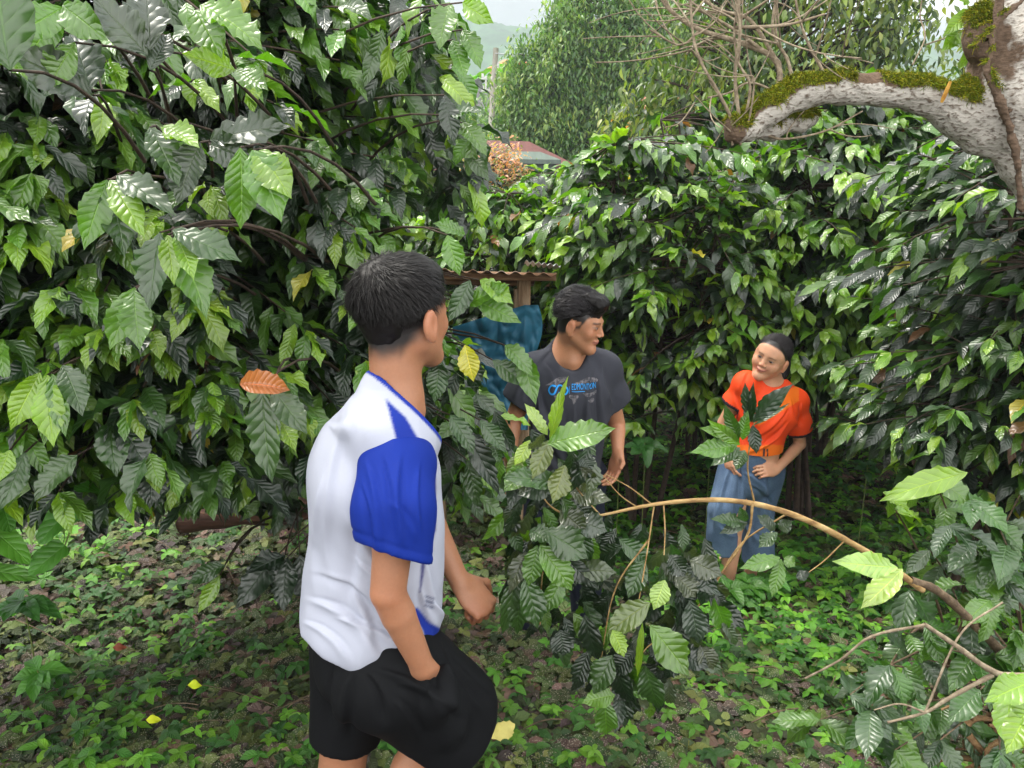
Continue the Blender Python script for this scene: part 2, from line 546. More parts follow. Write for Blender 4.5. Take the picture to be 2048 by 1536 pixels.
def shrub_arrays(seed, base, env, ntips, leaf, stems=4, sag=0.12, young=0.3, nu=2, nv=6, cull=None, reach=0.95, dark=0.5, space=0.075, wave=0.8):
    """env: list of (centre, radii) ellipsoids that the branch tips sit on"""
    rng = random.Random(seed)
    np.random.seed(seed)
    LV = Leaves(nu, nv, wave)
    paths = []
    base = np.asarray(base, float)
    E = [(np.asarray(c, float), np.asarray(r, float)) for c, r in env]
    wts = [r[0] * r[2] for c, r in E]
    top = max(c[2] + r[2] for c, r in E)
    allc = sum(c for c, r in E) / len(E)
    st = []
    for k in range(stems):
        tgt = np.array(allc) + np.array([rng.uniform(-.5, .5) * E[0][1][0], rng.uniform(-.5, .5) * E[0][1][1], 0])
        tgt[2] = top - rng.uniform(0.1, 0.5)
        b0 = base + np.array((rng.uniform(-.08, .08), rng.uniform(-.08, .08), -0.05))
        mid = b0 * 0.6 + tgt * 0.4 + np.array((rng.uniform(-.15, .15), rng.uniform(-.15, .15), 0.1))
        P = bez(b0, mid, tgt, 14)
        st.append(P)
        paths.append((P, np.linspace(0.026, 0.007, 14)))
    for _ in range(ntips):
        c, r = rng.choices(E, wts)[0]
        for _try in range(8):
            th = rng.uniform(0, 2 * math.pi)
            u = rng.uniform(-0.85, 1)
            q = math.sqrt(1 - u * u)
            dv = np.array((q * math.cos(th), q * math.sin(th), u))
            f = rng.uniform(0.55, 1.0) ** 0.6 * (1.18 if rng.random() < .12 else 1)
            tip = c + r * dv * f
            if cull is None or cull(tip, dv): break
        else:
            continue
        # attach to the nearest suitable stem at a height a bit above or below the tip
        best = min(st, key=lambda P: np.min(np.abs(P[:, 2] - tip[2])) + 0.4 * np.linalg.norm(P[len(P) // 2, :2] - tip[:2]) * rng.uniform(0.6, 1.4))
        i = int(np.argmin(np.abs(best[:, 2] - (tip[2] - rng.uniform(-0.25, 0.2)))))
        a = best[i]
        if np.linalg.norm(tip - a) < 0.25: a = tip - nrm(dv + np.array((0, 0, .2))) * 0.35
        coffee_branch(LV, paths, a, tip, rng, leaf, sag * rng.uniform(0.3, 1.4), lo=max(0.1, 1 - reach), young=young, dark=dark, space=space)
    return LV, paths


def make_shrub(name, loc, label, group, seed, env, ntips, leaf, mat, cat='coffee bush', **kw):
    """env and base are relative to loc"""
    LV, paths = shrub_arrays(seed, (0, 0, 0), env, ntips, leaf, **kw)
    e = empty(name, loc, label, cat, group)
    LV.build('foliage', mat, e, world=False)
    V, F, uv = tubes(paths, 5)
    mesh_obj('stems', V, F, M_DARKBARK, e, world=False)
    return e


def copy_tree(src, loc, rz, sc, label):
    r = src.copy(); COL.objects.link(r)
    r.location = loc; r.rotation_euler = (0, 0, rz); r.scale = (sc, sc, sc)
    r['label'] = label
    for ch in list(src.children):
        c = ch.copy(); COL.objects.link(c); c.parent = r
    return r


# hedge of coffee bushes behind the people: three modelled bushes, then copies
HG = 'coffee bushes in the row behind the people'
ENVS = [
    [((0, 0, 2.0), (0.95, 0.85, 1.05)), ((0.3, -0.1, 1.5), (0.8, 0.8, 0.6))],
    [((0.1, 0, 2.1), (0.85, 0.8, 0.95)), ((-0.35, -0.05, 1.6), (0.75, 0.8, 0.65))],
    [((0, 0, 1.9), (1.0, 0.9, 1.1)), ((0, 0.1, 1.4), (0.7, 0.7, 0.6))],
]
HEDGE = [  # x, y, scale, turn, label ; first three are modelled, the others copied
    (0.95, 5.05, 0.94, 0.0, 'leafy coffee bush whose crown rises straight behind the boy in the dark grey shirt'),
    (2.15, 5.15, 1.02, 0.4, 'coffee bush whose foliage hangs directly behind the girl in the orange shirt'),
    (3.25, 5.2, 1.08, 1.1, 'coffee bush under the far end of the mossy limb, right of the girl'),
    (-0.15, 5.5, 0.85, 2.0, 'coffee bush just behind the rusty roof of the small shelter'),
    (-1.25, 5.6, 0.86, 3.1, 'coffee bush half hidden by the big left bush, behind the blue net'),
    (4.3, 5.5, 1.06, 4.0, 'coffee bush below the arch of the mossy limb, half hidden by the right bush'),
    (0.5, 6.5, 0.92, 5.0, 'second row coffee bush seen over the boy in the dark grey shirt'),
    (1.75, 6.7, 1.06, 0.9, 'second row coffee bush seen between the boy in grey and the girl'),
    (2.95, 6.8, 1.10, 2.6, 'second row coffee bush whose top shows above the girl and left of the limb tip'),
    (4.3, 6.9, 1.18, 3.7, 'tall second row coffee bush with bright top leaves under the mossy limb'),
    (-0.9, 7.0, 0.87, 1.7, 'second row coffee bush below the maroon roofed house'),
    (1.2, 8.3, 1.0, 2.2, 'added light-blocking third row coffee bush deep in the shade between the boy in grey and the girl'),  # third row bushes are added to block light and darken the hedge bottom
    (2.7, 8.4, 1.05, 4.4, 'added light-blocking third row coffee bush deep in the shade behind the girl'),
    (-0.2, 8.3, 0.87, 0.7, 'added light-blocking third row coffee bush behind the boy in the dark grey shirt'),
    (4.3, 8.5, 1.1, 1.5, 'added light-blocking third row coffee bush in the shade behind the right bush'),
    (5.6, 7.0, 1.15, 5.5, 'second row coffee bush behind the right bush and the curved white trunk'),
]
protos = []
for k, (x, y, s, rz, lab) in enumerate(HEDGE):
    loc = (x, y, float(ground_z(x, y)))
    if k < 3:
        e = make_shrub('coffee_bush', loc, lab, HG, 11 + k, ENVS[k], 460, 0.212, M_LEAF_FAR, nu=2, nv=9, young=0.8, dark=0.33, reach=0.62, space=0.075, wave=1.2)
        e.scale = (s, s, s)
        protos.append(e)
    else:
        copy_tree(protos[k % 3], loc, rz, s, lab)

# coffee bush on the right edge
def right_bush():
    loc = np.array((2.35, 3.55, float(ground_z(2.35, 3.55))))
    env = [((0.15, 0.1, 1.75), (0.85, 0.7, 0.85)), ((-0.05, -0.05, 1.15), (0.72, 0.6, 0.55)), ((0.5, -0.3, 1.3), (0.7, 0.7, 0.8))]
    make_shrub('coffee_bush', loc, 'big dark coffee bush at the right, under the bend of the white trunk', None, 41, env, 420, 0.185, M_LEAF,
               nu=4, nv=10, young=0.3, dark=0.5, stems=5, space=0.085, sag=0.1, reach=0.7)


right_bush()


# big coffee bush that fills the left of the view
def left_bush():
    loc = np.array((-1.75, 2.75, float(ground_z(-1.75, 2.75))))
    env = [((0.05, -0.15, 1.95), (0.95, 0.85, 0.95)), ((-0.35, -0.45, 1.35), (0.9, 0.75, 0.75)), ((0.65, 0.25, 1.15), (0.75, 0.65, 0.5)),
           ((0.55, 0.35, 2.15), (0.85, 0.8, 0.8)), ((-0.8, -0.4, 2.0), (0.9, 0.8, 0.9)), ((0.95, 0.45, 1.25), (0.55, 0.5, 0.4)),
           ((1.2, 0.25, 2.05), (0.6, 0.55, 0.8)), ((1.3, -0.2, 2.25), (0.5, 0.4, 0.55)), ((1.25, 0.2, 1.15), (0.5, 0.45, 0.5)), ((-0.55, -0.75, 1.15), (0.85, 0.5, 0.5)), ((0.42, -0.98, 1.55), (0.7, .28, 0.75)), ((0.15, -1.1, 1.95), (0.65, .28, 0.55)), ((0.95, -0.75, 1.75), (0.5, .3, 0.7)), ((0.1, -0.45, 1.05), (0.7, 0.5, 0.4))]

    def cull(tip, dv):
        w_ = tip + loc
        if w_[1] < 1.25: return False
        # keep the view past its right flank clear: outline of the bush
        px = 1024 + FPX * w_[0] / (w_[1] * CP - (w_[2] - CAM_Z) * SP)
        dz = w_[2] - CAM_Z
        py = 768 - FPX * (w_[1] * SP + dz * CP) / (w_[1] * CP - dz * SP)
        lim = np.interp(py, [-200, 60, 150, 300, 420, 520, 640, 740, 800, 950, 1000], [820, 860, 815, 840, 800, 790, 930, 990, 960, 930, 900])
        if px > lim - 25: return False
        if py > 985: return False
        if 560 < px < 850 and py > 900: return False
        return dv[1] < 0.55

    LV, paths = shrub_arrays(5, (0.1, 2.35, -.42), env, 2150, 0.160, stems=8, sag=0.1, young=0.28, nu=4, nv=10, cull=cull, reach=0.7, dark=0.5, space=0.07, wave=1.3)
    e = empty('coffee_bush', loc, 'huge dark glossy coffee bush filling the left side behind the boy in white and blue', 'coffee bush')
    # leaves that can be told apart at the front: base pixel, tip pixel, distances, width, colour, facing
    rng = random.Random(9)
    HL = [
        ((505, 300), (545, 385), 1.35, 1.32, .09, 'B'), ((520, 300), (570, 378), 1.36, 1.30, .075, 'Y'), ((480, 295), (490, 450), 1.36, 1.36, .07, 'B'),
        ((215, 360), (165, 480), 1.5, 1.42, .07, 'B'), ((220, 360), (285, 455), 1.5, 1.42, .065, 'Y'), ((222, 362), (250, 500), 1.52, 1.46, .08, 'M'),
        ((235, 350), (330, 408), 1.5, 1.42, .07, 'M'), ((320, 465), (295, 605), 1.42, 1.36, .08, 'M'), ((335, 470), (345, 555), 1.42, 1.36, .045, 'Y'),
        ((350, 470), (392, 542), 1.42, 1.36, .045, 'Y'), ((345, 475), (425, 612), 1.44, 1.38, .08, 'B'), ((345, 460), (465, 510), 1.42, 1.38, .07, 'M'),
        ((270, 575), (222, 690), 1.52, 1.46, .07, 'B'), ((268, 580), (272, 690), 1.5, 1.44, .072, 'B'), ((525, 775), (530, 955), 1.5, 1.46, .085, 'M'),
        ((545, 775), (605, 860), 1.5, 1.45, .07, 'M'), ((555, 830), (590, 895), 1.5, 1.46, .045, 'Y'), ((80, 745), (22, 850), 1.5, 1.42, .065, 'Y'),
        ((95, 750), (98, 880), 1.5, 1.42, .07, 'Y'), ((105, 748), (130, 860), 1.5, 1.44, .05, 'B'), ((125, 730), (170, 812), 1.5, 1.44, .065, 'M'),
        ((220, 840), (225, 945), 1.6, 1.52, .08, 'M'), ((235, 835), (290, 935), 1.6, 1.55, .075, 'D'), ((155, 910), (60, 985), 1.5, 1.42, .07, 'M'),
        ((300, 900), (310, 1010), 1.6, 1.55, .08, 'D'), ((50, 905), (10, 1010), 1.5, 1.42, .06, 'M'), ((20, 900), (-5, 960), 1.45, 1.4, .05, 'Y'),
        ((180, 180), (150, 60), 1.42, 1.46, .085, 'S'), ((185, 190), (80, 135), 1.42, 1.36, .09, 'S'), ((300, 100), (295, -20), 1.42, 1.46, .085, 'S'),
        ((295, 110), (235, 45), 1.42, 1.4, .08, 'S'), ((300, 140), (340, 60), 1.42, 1.46, .05, 'S'), ((120, 20), (60, 100), 1.4, 1.38, .07, 'B'), ((125, 15), (50, 60), 1.4, 1.34, .07, 'B'), ((125, 10), (190, 60), 1.4, 1.36, .07, 'B'), ((150, 85), (90, 170), 1.4, 1.36, .06, 'B'),
        ((400, 10), (520, 60), 1.4, 1.36, .09, 'B'), ((390, 20), (430, 85), 1.4, 1.36, .07, 'B'), ((20, 140), (-20, -60), 1.1, 1.1, .10, 'M'),
        ((470, 140), (425, 125), 1.45, 1.42, .06, 'Y'), ((470, 140), (525, 168), 1.45, 1.4, .055, 'B'), ((420, 280), (560, 240), 1.45, 1.4, .08, 'S'),
        ((400, 285), (360, 370), 1.45, 1.42, .08, 'S'), ((420, 290), (455, 300), 1.45, 1.42, .07, 'S'), ((300, 255), (355, 350), 1.46, 1.4, .07, 'M'), ((330, 250), (385, 285), 1.46, 1.4, .06, 'Y'),
        ((905, 80), (930, 150), 1.9, 1.85, .06, 'B'), ((925, 60), (965, 120), 1.9, 1.85, .06, 'B'), ((900, 10), (880, 60), 1.9, 1.85, .08, 'B'), ((925, 5), (975, 40), 1.9, 1.85, .06, 'Y'),
        ((925, 245), (975, 300), 1.95, 1.9, .06, 'B'), ((900, 230), (950, 215), 1.95, 1.9, .06, 'M'), ((890, 190), (905, 275), 1.95, 1.9, .06, 'D'),
        ((895, 470), (915, 545), 1.75, 1.72, .06, 'B'), ((930, 470), (880, 440), 1.8, 1.75, .05, 'B'),
        ((1040, 700), (1072, 800), 2.1, 2.02, .075, 'B'), ((1010, 690), (1065, 735), 2.1, 2.02, .07, 'B'), ((985, 720), (1055, 770), 2.1, 2.05, .07, 'M'),
        ((950, 600), (1035, 640), 2.1, 2.05, .075, 'B'), ((930, 610), (1010, 570), 2.1, 2.05, .07, 'B'), ((940, 560), (905, 640), 2.1, 2.05, .07, 'M'), ((960, 560), (1025, 600), 2.1, 2.04, .07, 'Y'),
        ((930, 690), (940, 735), 2.05, 2.02, .07, 'W'), ((880, 720), (870, 800), 2.0, 1.95, .07, 'M'), ((960, 840), (1010, 900), 2.0, 1.95, .06, 'M'),
        ((930, 860), (1000, 985), 2.0, 1.95, .075, 'D'), ((900, 830), (950, 900), 2.0, 1.95, .07, 'M'), ((935, 920), (960, 1010), 2.0, 1.95, .06, 'M'),
        # low spray over the ground left of the boy
        ((560, 1105), (470, 1205), 2.0, 1.9, .10, 'D'), ((570, 1110), (500, 1140), 2.0, 1.9, .08, 'D'), ((575, 1115), (560, 1210), 2.0, 1.92, .10, 'D'), ((600, 1110), (610, 1200), 2.0, 1.95, .09, 'D'),
        ((440, 1150), (400, 1225), 1.95, 1.9, .05, 'Y'), ((450, 1130), (375, 1160), 1.95, 1.9, .06, 'M'),
    ]
    cm = {'D': DARK, 'M': MIDG, 'B': BRIGHT, 'Y': YOUNG, 'S': (0.025, 0.045, 0.022), 'W': (0.42, 0.40, 0.02)}
    H2 = Leaves(6, 20, 1.0)
    for (b, tp, y1, y2, wd, c) in HL:
        A = W(b[0], b[1], y1); B = W(tp[0], tp[1], y2)
        d = B - A
        L = max(np.linalg.norm(d) * 1.06, wd * 1.5)
        tocam = nrm(np.array((0, 0, CAM_Z)) - A)
        nr = tocam + np.array((rng.uniform(-.4, .4), 0, rng.uniform(0.2, 0.9)))
        H2.add(A + nrm(tocam) * 0.02, d, nr, L, wd * 0.84, rng.uniform(0.1, 0.5), vary(cm[c], 0.12, rng), 0.3)
        # shoot that carries the leaf
        root = A + np.array((rng.uniform(-.25, .15) - (.45 if b[0] > 860 else 0), 0.55, -0.1))
        paths.append((bez(root - loc, (root + A) / 2 + np.array((0, 0, .1)) - loc, A - loc, 6), np.linspace(0.005, 0.002, 6)))
    for (cx, cy, rx, ry, n, yy) in ((935, 900, 75, 110, 120, 2.35), (890, 790, 55, 110, 55, 2.3), (835, 130, 85, 150, 120, 2.3), (880, 330, 80, 110, 80, 2.4),
                                    (450, 960, 160, 60, 130, 2.6), (150, 945, 190, 60, 150, 2.2), (110, 1000, 150, 35, 70, 2.0), (560, 970, 60, 60, 50, 2.4)):
        for _ in range(n):
            a = rng.uniform(0, 6.28); q = math.sqrt(rng.random())
            P_ = W(cx + rx * q * math.cos(a), cy + ry * q * math.sin(a) - 20, yy + rng.uniform(-.2, .3))
            ll = rng.uniform(.10, .155)
            r_ = rng.random()
            LV.add(P_ - loc, (rng.uniform(-.6, 1.0), rng.uniform(-.7, .3), -rng.uniform(.0, 1.0)), (rng.uniform(-.6, .6), rng.uniform(-.9, .2), 1), ll, ll * rng.uniform(.33, .42), rng.uniform(.2, 1.1),
                   vary(DARK if r_ < .42 else (MIDG if r_ < .7 else (BRIGHT if r_ < .9 else YOUNG)), .25, rng))
    V1, F1, u1, c1 = LV.arrays('coffee')
    V2, F2, u2, c2 = H2.arrays('coffee')
    V1 = V1 + loc
    mesh_obj('foliage', np.vstack([V1, V2]), np.vstack([F1, F2 + len(V1)]), M_LEAF, e, True, np.vstack([u1, u2]), np.vstack([c1, c2]))
    V, F, uv = tubes(paths, 5)
    mesh_obj('stems', V + loc, F, M_DARKBARK, e)
    # dead curled leaf resting on it
    D = Leaves(8, 16, 0.9)
    A = W(480, 768, 1.42); B = W(570, 765, 1.40)
    D.add(A, B - A, nrm(np.array((0.1, -0.9, .55))), 0.098, 0.050, 0.9, (0.30, 0.10, 0.03), .9)
    o = D.build('dead_leaf', M_LEAF, None)
    tag(o, 'curled rust brown dead leaf lying on the big left bush beside the white shirt', 'dead leaf')


left_bush()


# ---------------------------------------------------------------- broken bough in the foreground with its leaves
def bough():
    e = empty('fallen_bough', (1.1, 1.9, float(ground_z(1.1, 1.9))), 'long bent tan bough reaching in from the right, dense leaf clump at its broken end', 'branch')
    main = spline([W(1195, 1032, 1.62), W(1330, 1006, 1.64), W(1470, 1002, 1.66), W(1600, 1035, 1.68), W(1740, 1108, 1.72), W(1845, 1180, 1.76)], 40)
    r = np.interp(np.linspace(0, 1, 40), [0, .2, .6, 1], [0.0028, 0.0048, 0.0075, 0.0092])
    r = r * (1 + 0.10 * np.sin(np.arange(40) * 2.3) * np.sin(np.arange(40) * 0.9))
    V, F, uv = tubes([(main, r)], 10)
    mesh_obj('limb', V, F, M_TAN, e)
    dk = spline([W(1820, 1160, 1.75), W(1880, 1185, 1.78), W(1960, 1260, 1.82), W(2050, 1350, 1.86), W(2200, 1480, 1.9)], 24)
    V, F, uv = tubes([(dk, np.linspace(0.0100, 0.015, 24) * (1 + .08 * np.sin(np.arange(24) * 1.9)))], 10)
    mesh_obj('dark_limb', V, F, M_BARK, e)
    tw = []
    def T(pts, r0, r1, n=14):
        P = spline([W(*p) for p in pts], n)
        tw.append((P, .68 * np.linspace(r0, r1, n) * (1 + 0.12 * np.sin(np.arange(n) * 2.1))))
        return P
    T([(1305, 1010, 1.64), (1260, 975, 1.63), (1210, 948, 1.6)], .003, .0015)
    T([(1275, 1015, 1.64), (1240, 990, 1.6), (1205, 950, 1.58)], .0028, .0014)
    T([(1200, 1030, 1.62), (1160, 985, 1.58), (1140, 955, 1.55)], .003, .0018)
    T([(1308, 1010, 1.64), (1295, 1100, 1.6), (1278, 1200, 1.56)], .003, .002)
    T([(1327, 1008, 1.64), (1330, 1060, 1.62), (1328, 1110, 1.6)], .0032, .002)
    T([(1508, 1002, 1.66), (1495, 930, 1.64), (1510, 840, 1.62)], .0036, .0022)
    T([(1505, 1005, 1.66), (1495, 1070, 1.65), (1440, 1150, 1.64), (1360, 1265, 1.6)], .005, .0025)
    T([(1570, 1030, 1.7), (1480, 1090, 1.72), (1420, 1190, 1.7)], .0035, .002)
    T([(1690, 1080, 1.7), (1650, 1120, 1.68), (1610, 1150, 1.66)], .003, .0015)
    T([(1200, 1030, 1.62), (1140, 1050, 1.6), (1090, 1120, 1.62), (1080, 1250, 1.6)], .004, .002)
    T([(1150, 1040, 1.62), (1090, 1000, 1.6), (1060, 900, 1.58)], .004, .002)
    T([(1297, 1080, 1.615), (1230, 1180, 1.6), (1200, 1330, 1.58)], .0035, .002)
    T([(1360, 1265, 1.6), (1300, 1290, 1.58), (1270, 1330, 1.56)], .003, .0015)
    V, F, uv = tubes(tw, 6)
    mesh_obj('twigs', V, F, M_TAN, e)
    cm = {'D': DARK, 'M': MIDG, 'B': BRIGHT, 'Y': YOUNG, 'L': (0.24, 0.36, 0.07), 'P': (0.038, 0.055, 0.022), 'O': (0.10, 0.14, 0.03)}
    rng = random.Random(3)
    H = [
        ((1095, 888), (1218, 855), 1.50, 1.47, .066, 'B'), ((1100, 885), (1125, 765), 1.55, 1.52, .028, 'Y'), ((1095, 870), (1055, 812), 1.55, 1.55, .03, 'L'),
        ((1100, 880), (1068, 950), 1.55, 1.5, .045, 'O'), ((1055, 935), (1015, 975), 1.55, 1.5, .05, 'B'), ((1115, 965), (1020, 945), 1.54, 1.5, .055, 'M'),
        ((1130, 930), (1105, 1000), 1.54, 1.5, .05, 'O'), ((1110, 960), (1040, 985), 1.55, 1.52, .06, 'S'), ((1160, 905), (1185, 940), 1.56, 1.54, .04, 'D'),
        ((1060, 880), (1035, 930), 1.57, 1.54, .03, 'L'), ((1040, 905), (1020, 960), 1.58, 1.54, .035, 'O'), ((1060, 1060), (1100, 1080), 1.58, 1.55, .05, 'M'),
        ((1090, 1060), (1175, 1110), 1.56, 1.52, .075, 'M'), ((1080, 1090), (1145, 1178), 1.55, 1.5, .065, 'B'), ((1075, 1090), (1060, 1170), 1.56, 1.52, .05, 'B'),
        ((1050, 1155), (1080, 1250), 1.54, 1.52, .062, 'M'), ((1030, 1150), (1015, 1270), 1.58, 1.55, .05, 'M'), ((1040, 1160), (1035, 1280), 1.58, 1.55, .05, 'M'),
        ((1120, 1020), (1170, 1060), 1.6, 1.56, .06, 'P'), ((1140, 985), (1215, 1000), 1.6, 1.56, .05, 'P'), ((1150, 1040), (1210, 1060), 1.6, 1.57, .06, 'S'),
        ((1160, 1140), (1225, 1140), 1.58, 1.55, .05, 'P'), ((1120, 1260), (1130, 1310), 1.58, 1.56, .06, 'D'), ((1170, 1230), (1190, 1330), 1.57, 1.55, .055, 'D'),
        ((1300, 1205), (1215, 1258), 1.52, 1.49, .06, 'O'), ((1300, 1250), (1380, 1345), 1.5, 1.45, .075, 'B'), ((1225, 1260), (1250, 1310), 1.5, 1.47, .04, 'Y'),
        ((1285, 1245), (1275, 1360), 1.5, 1.48, .018, 'Y'), ((1225, 1310), (1185, 1385), 1.54, 1.5, .06, 'M'), ((1290, 1330), (1315, 1430), 1.54, 1.52, .06, 'M'),
        ((1210, 1400), (1215, 1480), 1.52, 1.5, .055, 'B'), ((1230, 1390), (1170, 1400), 1.52, 1.5, .05, 'B'), ((1330, 1160), (1310, 1215), 1.56, 1.52, .045, 'L'),
        ((1340, 1110), (1370, 1150), 1.6, 1.57, .05, 'D'), ((1350, 1150), (1395, 1190), 1.6, 1.57, .06, 'P'), ((1380, 1120), (1440, 1150), 1.62, 1.58, .06, 'P'),
        ((1380, 1200), (1400, 1290), 1.6, 1.57, .06, 'S'), ((1350, 1300), (1415, 1330), 1.6, 1.57, .06, 'D'), ((1400, 1290), (1430, 1340), 1.6, 1.57, .05, 'P'),
        ((1290, 1120), (1255, 1190), 1.6, 1.57, .05, 'M'), ((1270, 1300), (1225, 1350), 1.58, 1.56, .05, 'D'), ((1230, 1330), (1260, 1420), 1.58, 1.56, .05, 'D'),
        # upright shoot in front of the girl
        ((1505, 845), (1570, 770), 1.60, 1.55, .038, 'D'), ((1503, 845), (1500, 772), 1.62, 1.6, .022, 'D'), ((1500, 845), (1488, 775), 1.62, 1.6, .026, 'D'),
        ((1508, 850), (1575, 810), 1.62, 1.6, .012, 'M'), ((1505, 850), (1515, 905), 1.62, 1.6, .03, 'D'), ((1480, 890), (1425, 850), 1.62, 1.58, .03, 'B'),
        ((1475, 890), (1395, 905), 1.62, 1.56, .042, 'B'), ((1480, 895), (1430, 922), 1.62, 1.58, .035, 'M'), ((1478, 880), (1450, 815), 1.62, 1.6, .03, 'M'),
        ((1485, 880), (1490, 830), 1.62, 1.6, .03, 'B'), ((1490, 900), (1470, 935), 1.62, 1.6, .035, 'M'), ((1475, 870), (1415, 860), 1.62, 1.58, .03, 'B'),
        ((1490, 1045), (1430, 1040), 1.66, 1.62, .035, 'M'), ((1495, 1045), (1445, 1060), 1.66, 1.62, .03, 'S'), ((1490, 1045), (1480, 1020), 1.66, 1.64, .025, 'M'),
        ((1550, 1060), (1525, 1035), 1.68, 1.66, .035, 'S'), ((1560, 1060), (1580, 1045), 1.68, 1.66, .035, 'S'), ((1555, 1065), (1520, 1090), 1.68, 1.66, .035, 'M'),
        ((1560, 1115), (1490, 1135), 1.62, 1.58, .04, 'B'), ((1562, 1118), (1550, 1190), 1.62, 1.58, .035, 'B'), ((1568, 1115), (1590, 1130), 1.62, 1.6, .03, 'B'),
        ((1795, 1135), (1685, 1128), 1.55, 1.52, .055, 'L'), ((1805, 1138), (1735, 1210), 1.55, 1.5, .055, 'L'), ((1600, 1140), (1610, 1160), 1.62, 1.6, .03, 'D'),
    ]
    cm['S'] = (0.028, 0.05, 0.026)
    L = Leaves(6, 20, 1.0)
    for (b, tp, y1, y2, wd, c) in H:
        A = W(b[0], b[1], y1); B = W(tp[0], tp[1], y2)
        d = B - A
        tocam = nrm(np.array((0, 0, CAM_Z)) - A)
        nr = tocam + np.array((rng.uniform(-.5, .5), 0, rng.uniform(0.0, 0.6)))
        L.add(A, d, nr, np.linalg.norm(d) * 1.08, wd * 1.02, rng.uniform(0.1, 0.6), vary(cm[c], 0.15, rng), 0.25)
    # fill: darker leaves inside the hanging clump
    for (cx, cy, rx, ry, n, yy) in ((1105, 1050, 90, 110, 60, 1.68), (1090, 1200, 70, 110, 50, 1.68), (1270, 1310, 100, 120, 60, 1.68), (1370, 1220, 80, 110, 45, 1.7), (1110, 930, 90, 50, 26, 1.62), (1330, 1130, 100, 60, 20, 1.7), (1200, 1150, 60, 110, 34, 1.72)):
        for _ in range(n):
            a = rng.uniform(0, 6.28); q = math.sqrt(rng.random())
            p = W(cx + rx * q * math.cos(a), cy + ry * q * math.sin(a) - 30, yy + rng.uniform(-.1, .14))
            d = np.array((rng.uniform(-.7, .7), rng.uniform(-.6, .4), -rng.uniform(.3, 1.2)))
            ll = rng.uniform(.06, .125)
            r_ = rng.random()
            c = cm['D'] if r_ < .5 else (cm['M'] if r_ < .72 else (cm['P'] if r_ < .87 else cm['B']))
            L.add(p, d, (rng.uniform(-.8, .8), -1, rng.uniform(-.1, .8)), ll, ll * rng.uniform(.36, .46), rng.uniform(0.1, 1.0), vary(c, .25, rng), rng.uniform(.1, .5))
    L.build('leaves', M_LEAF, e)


bough()


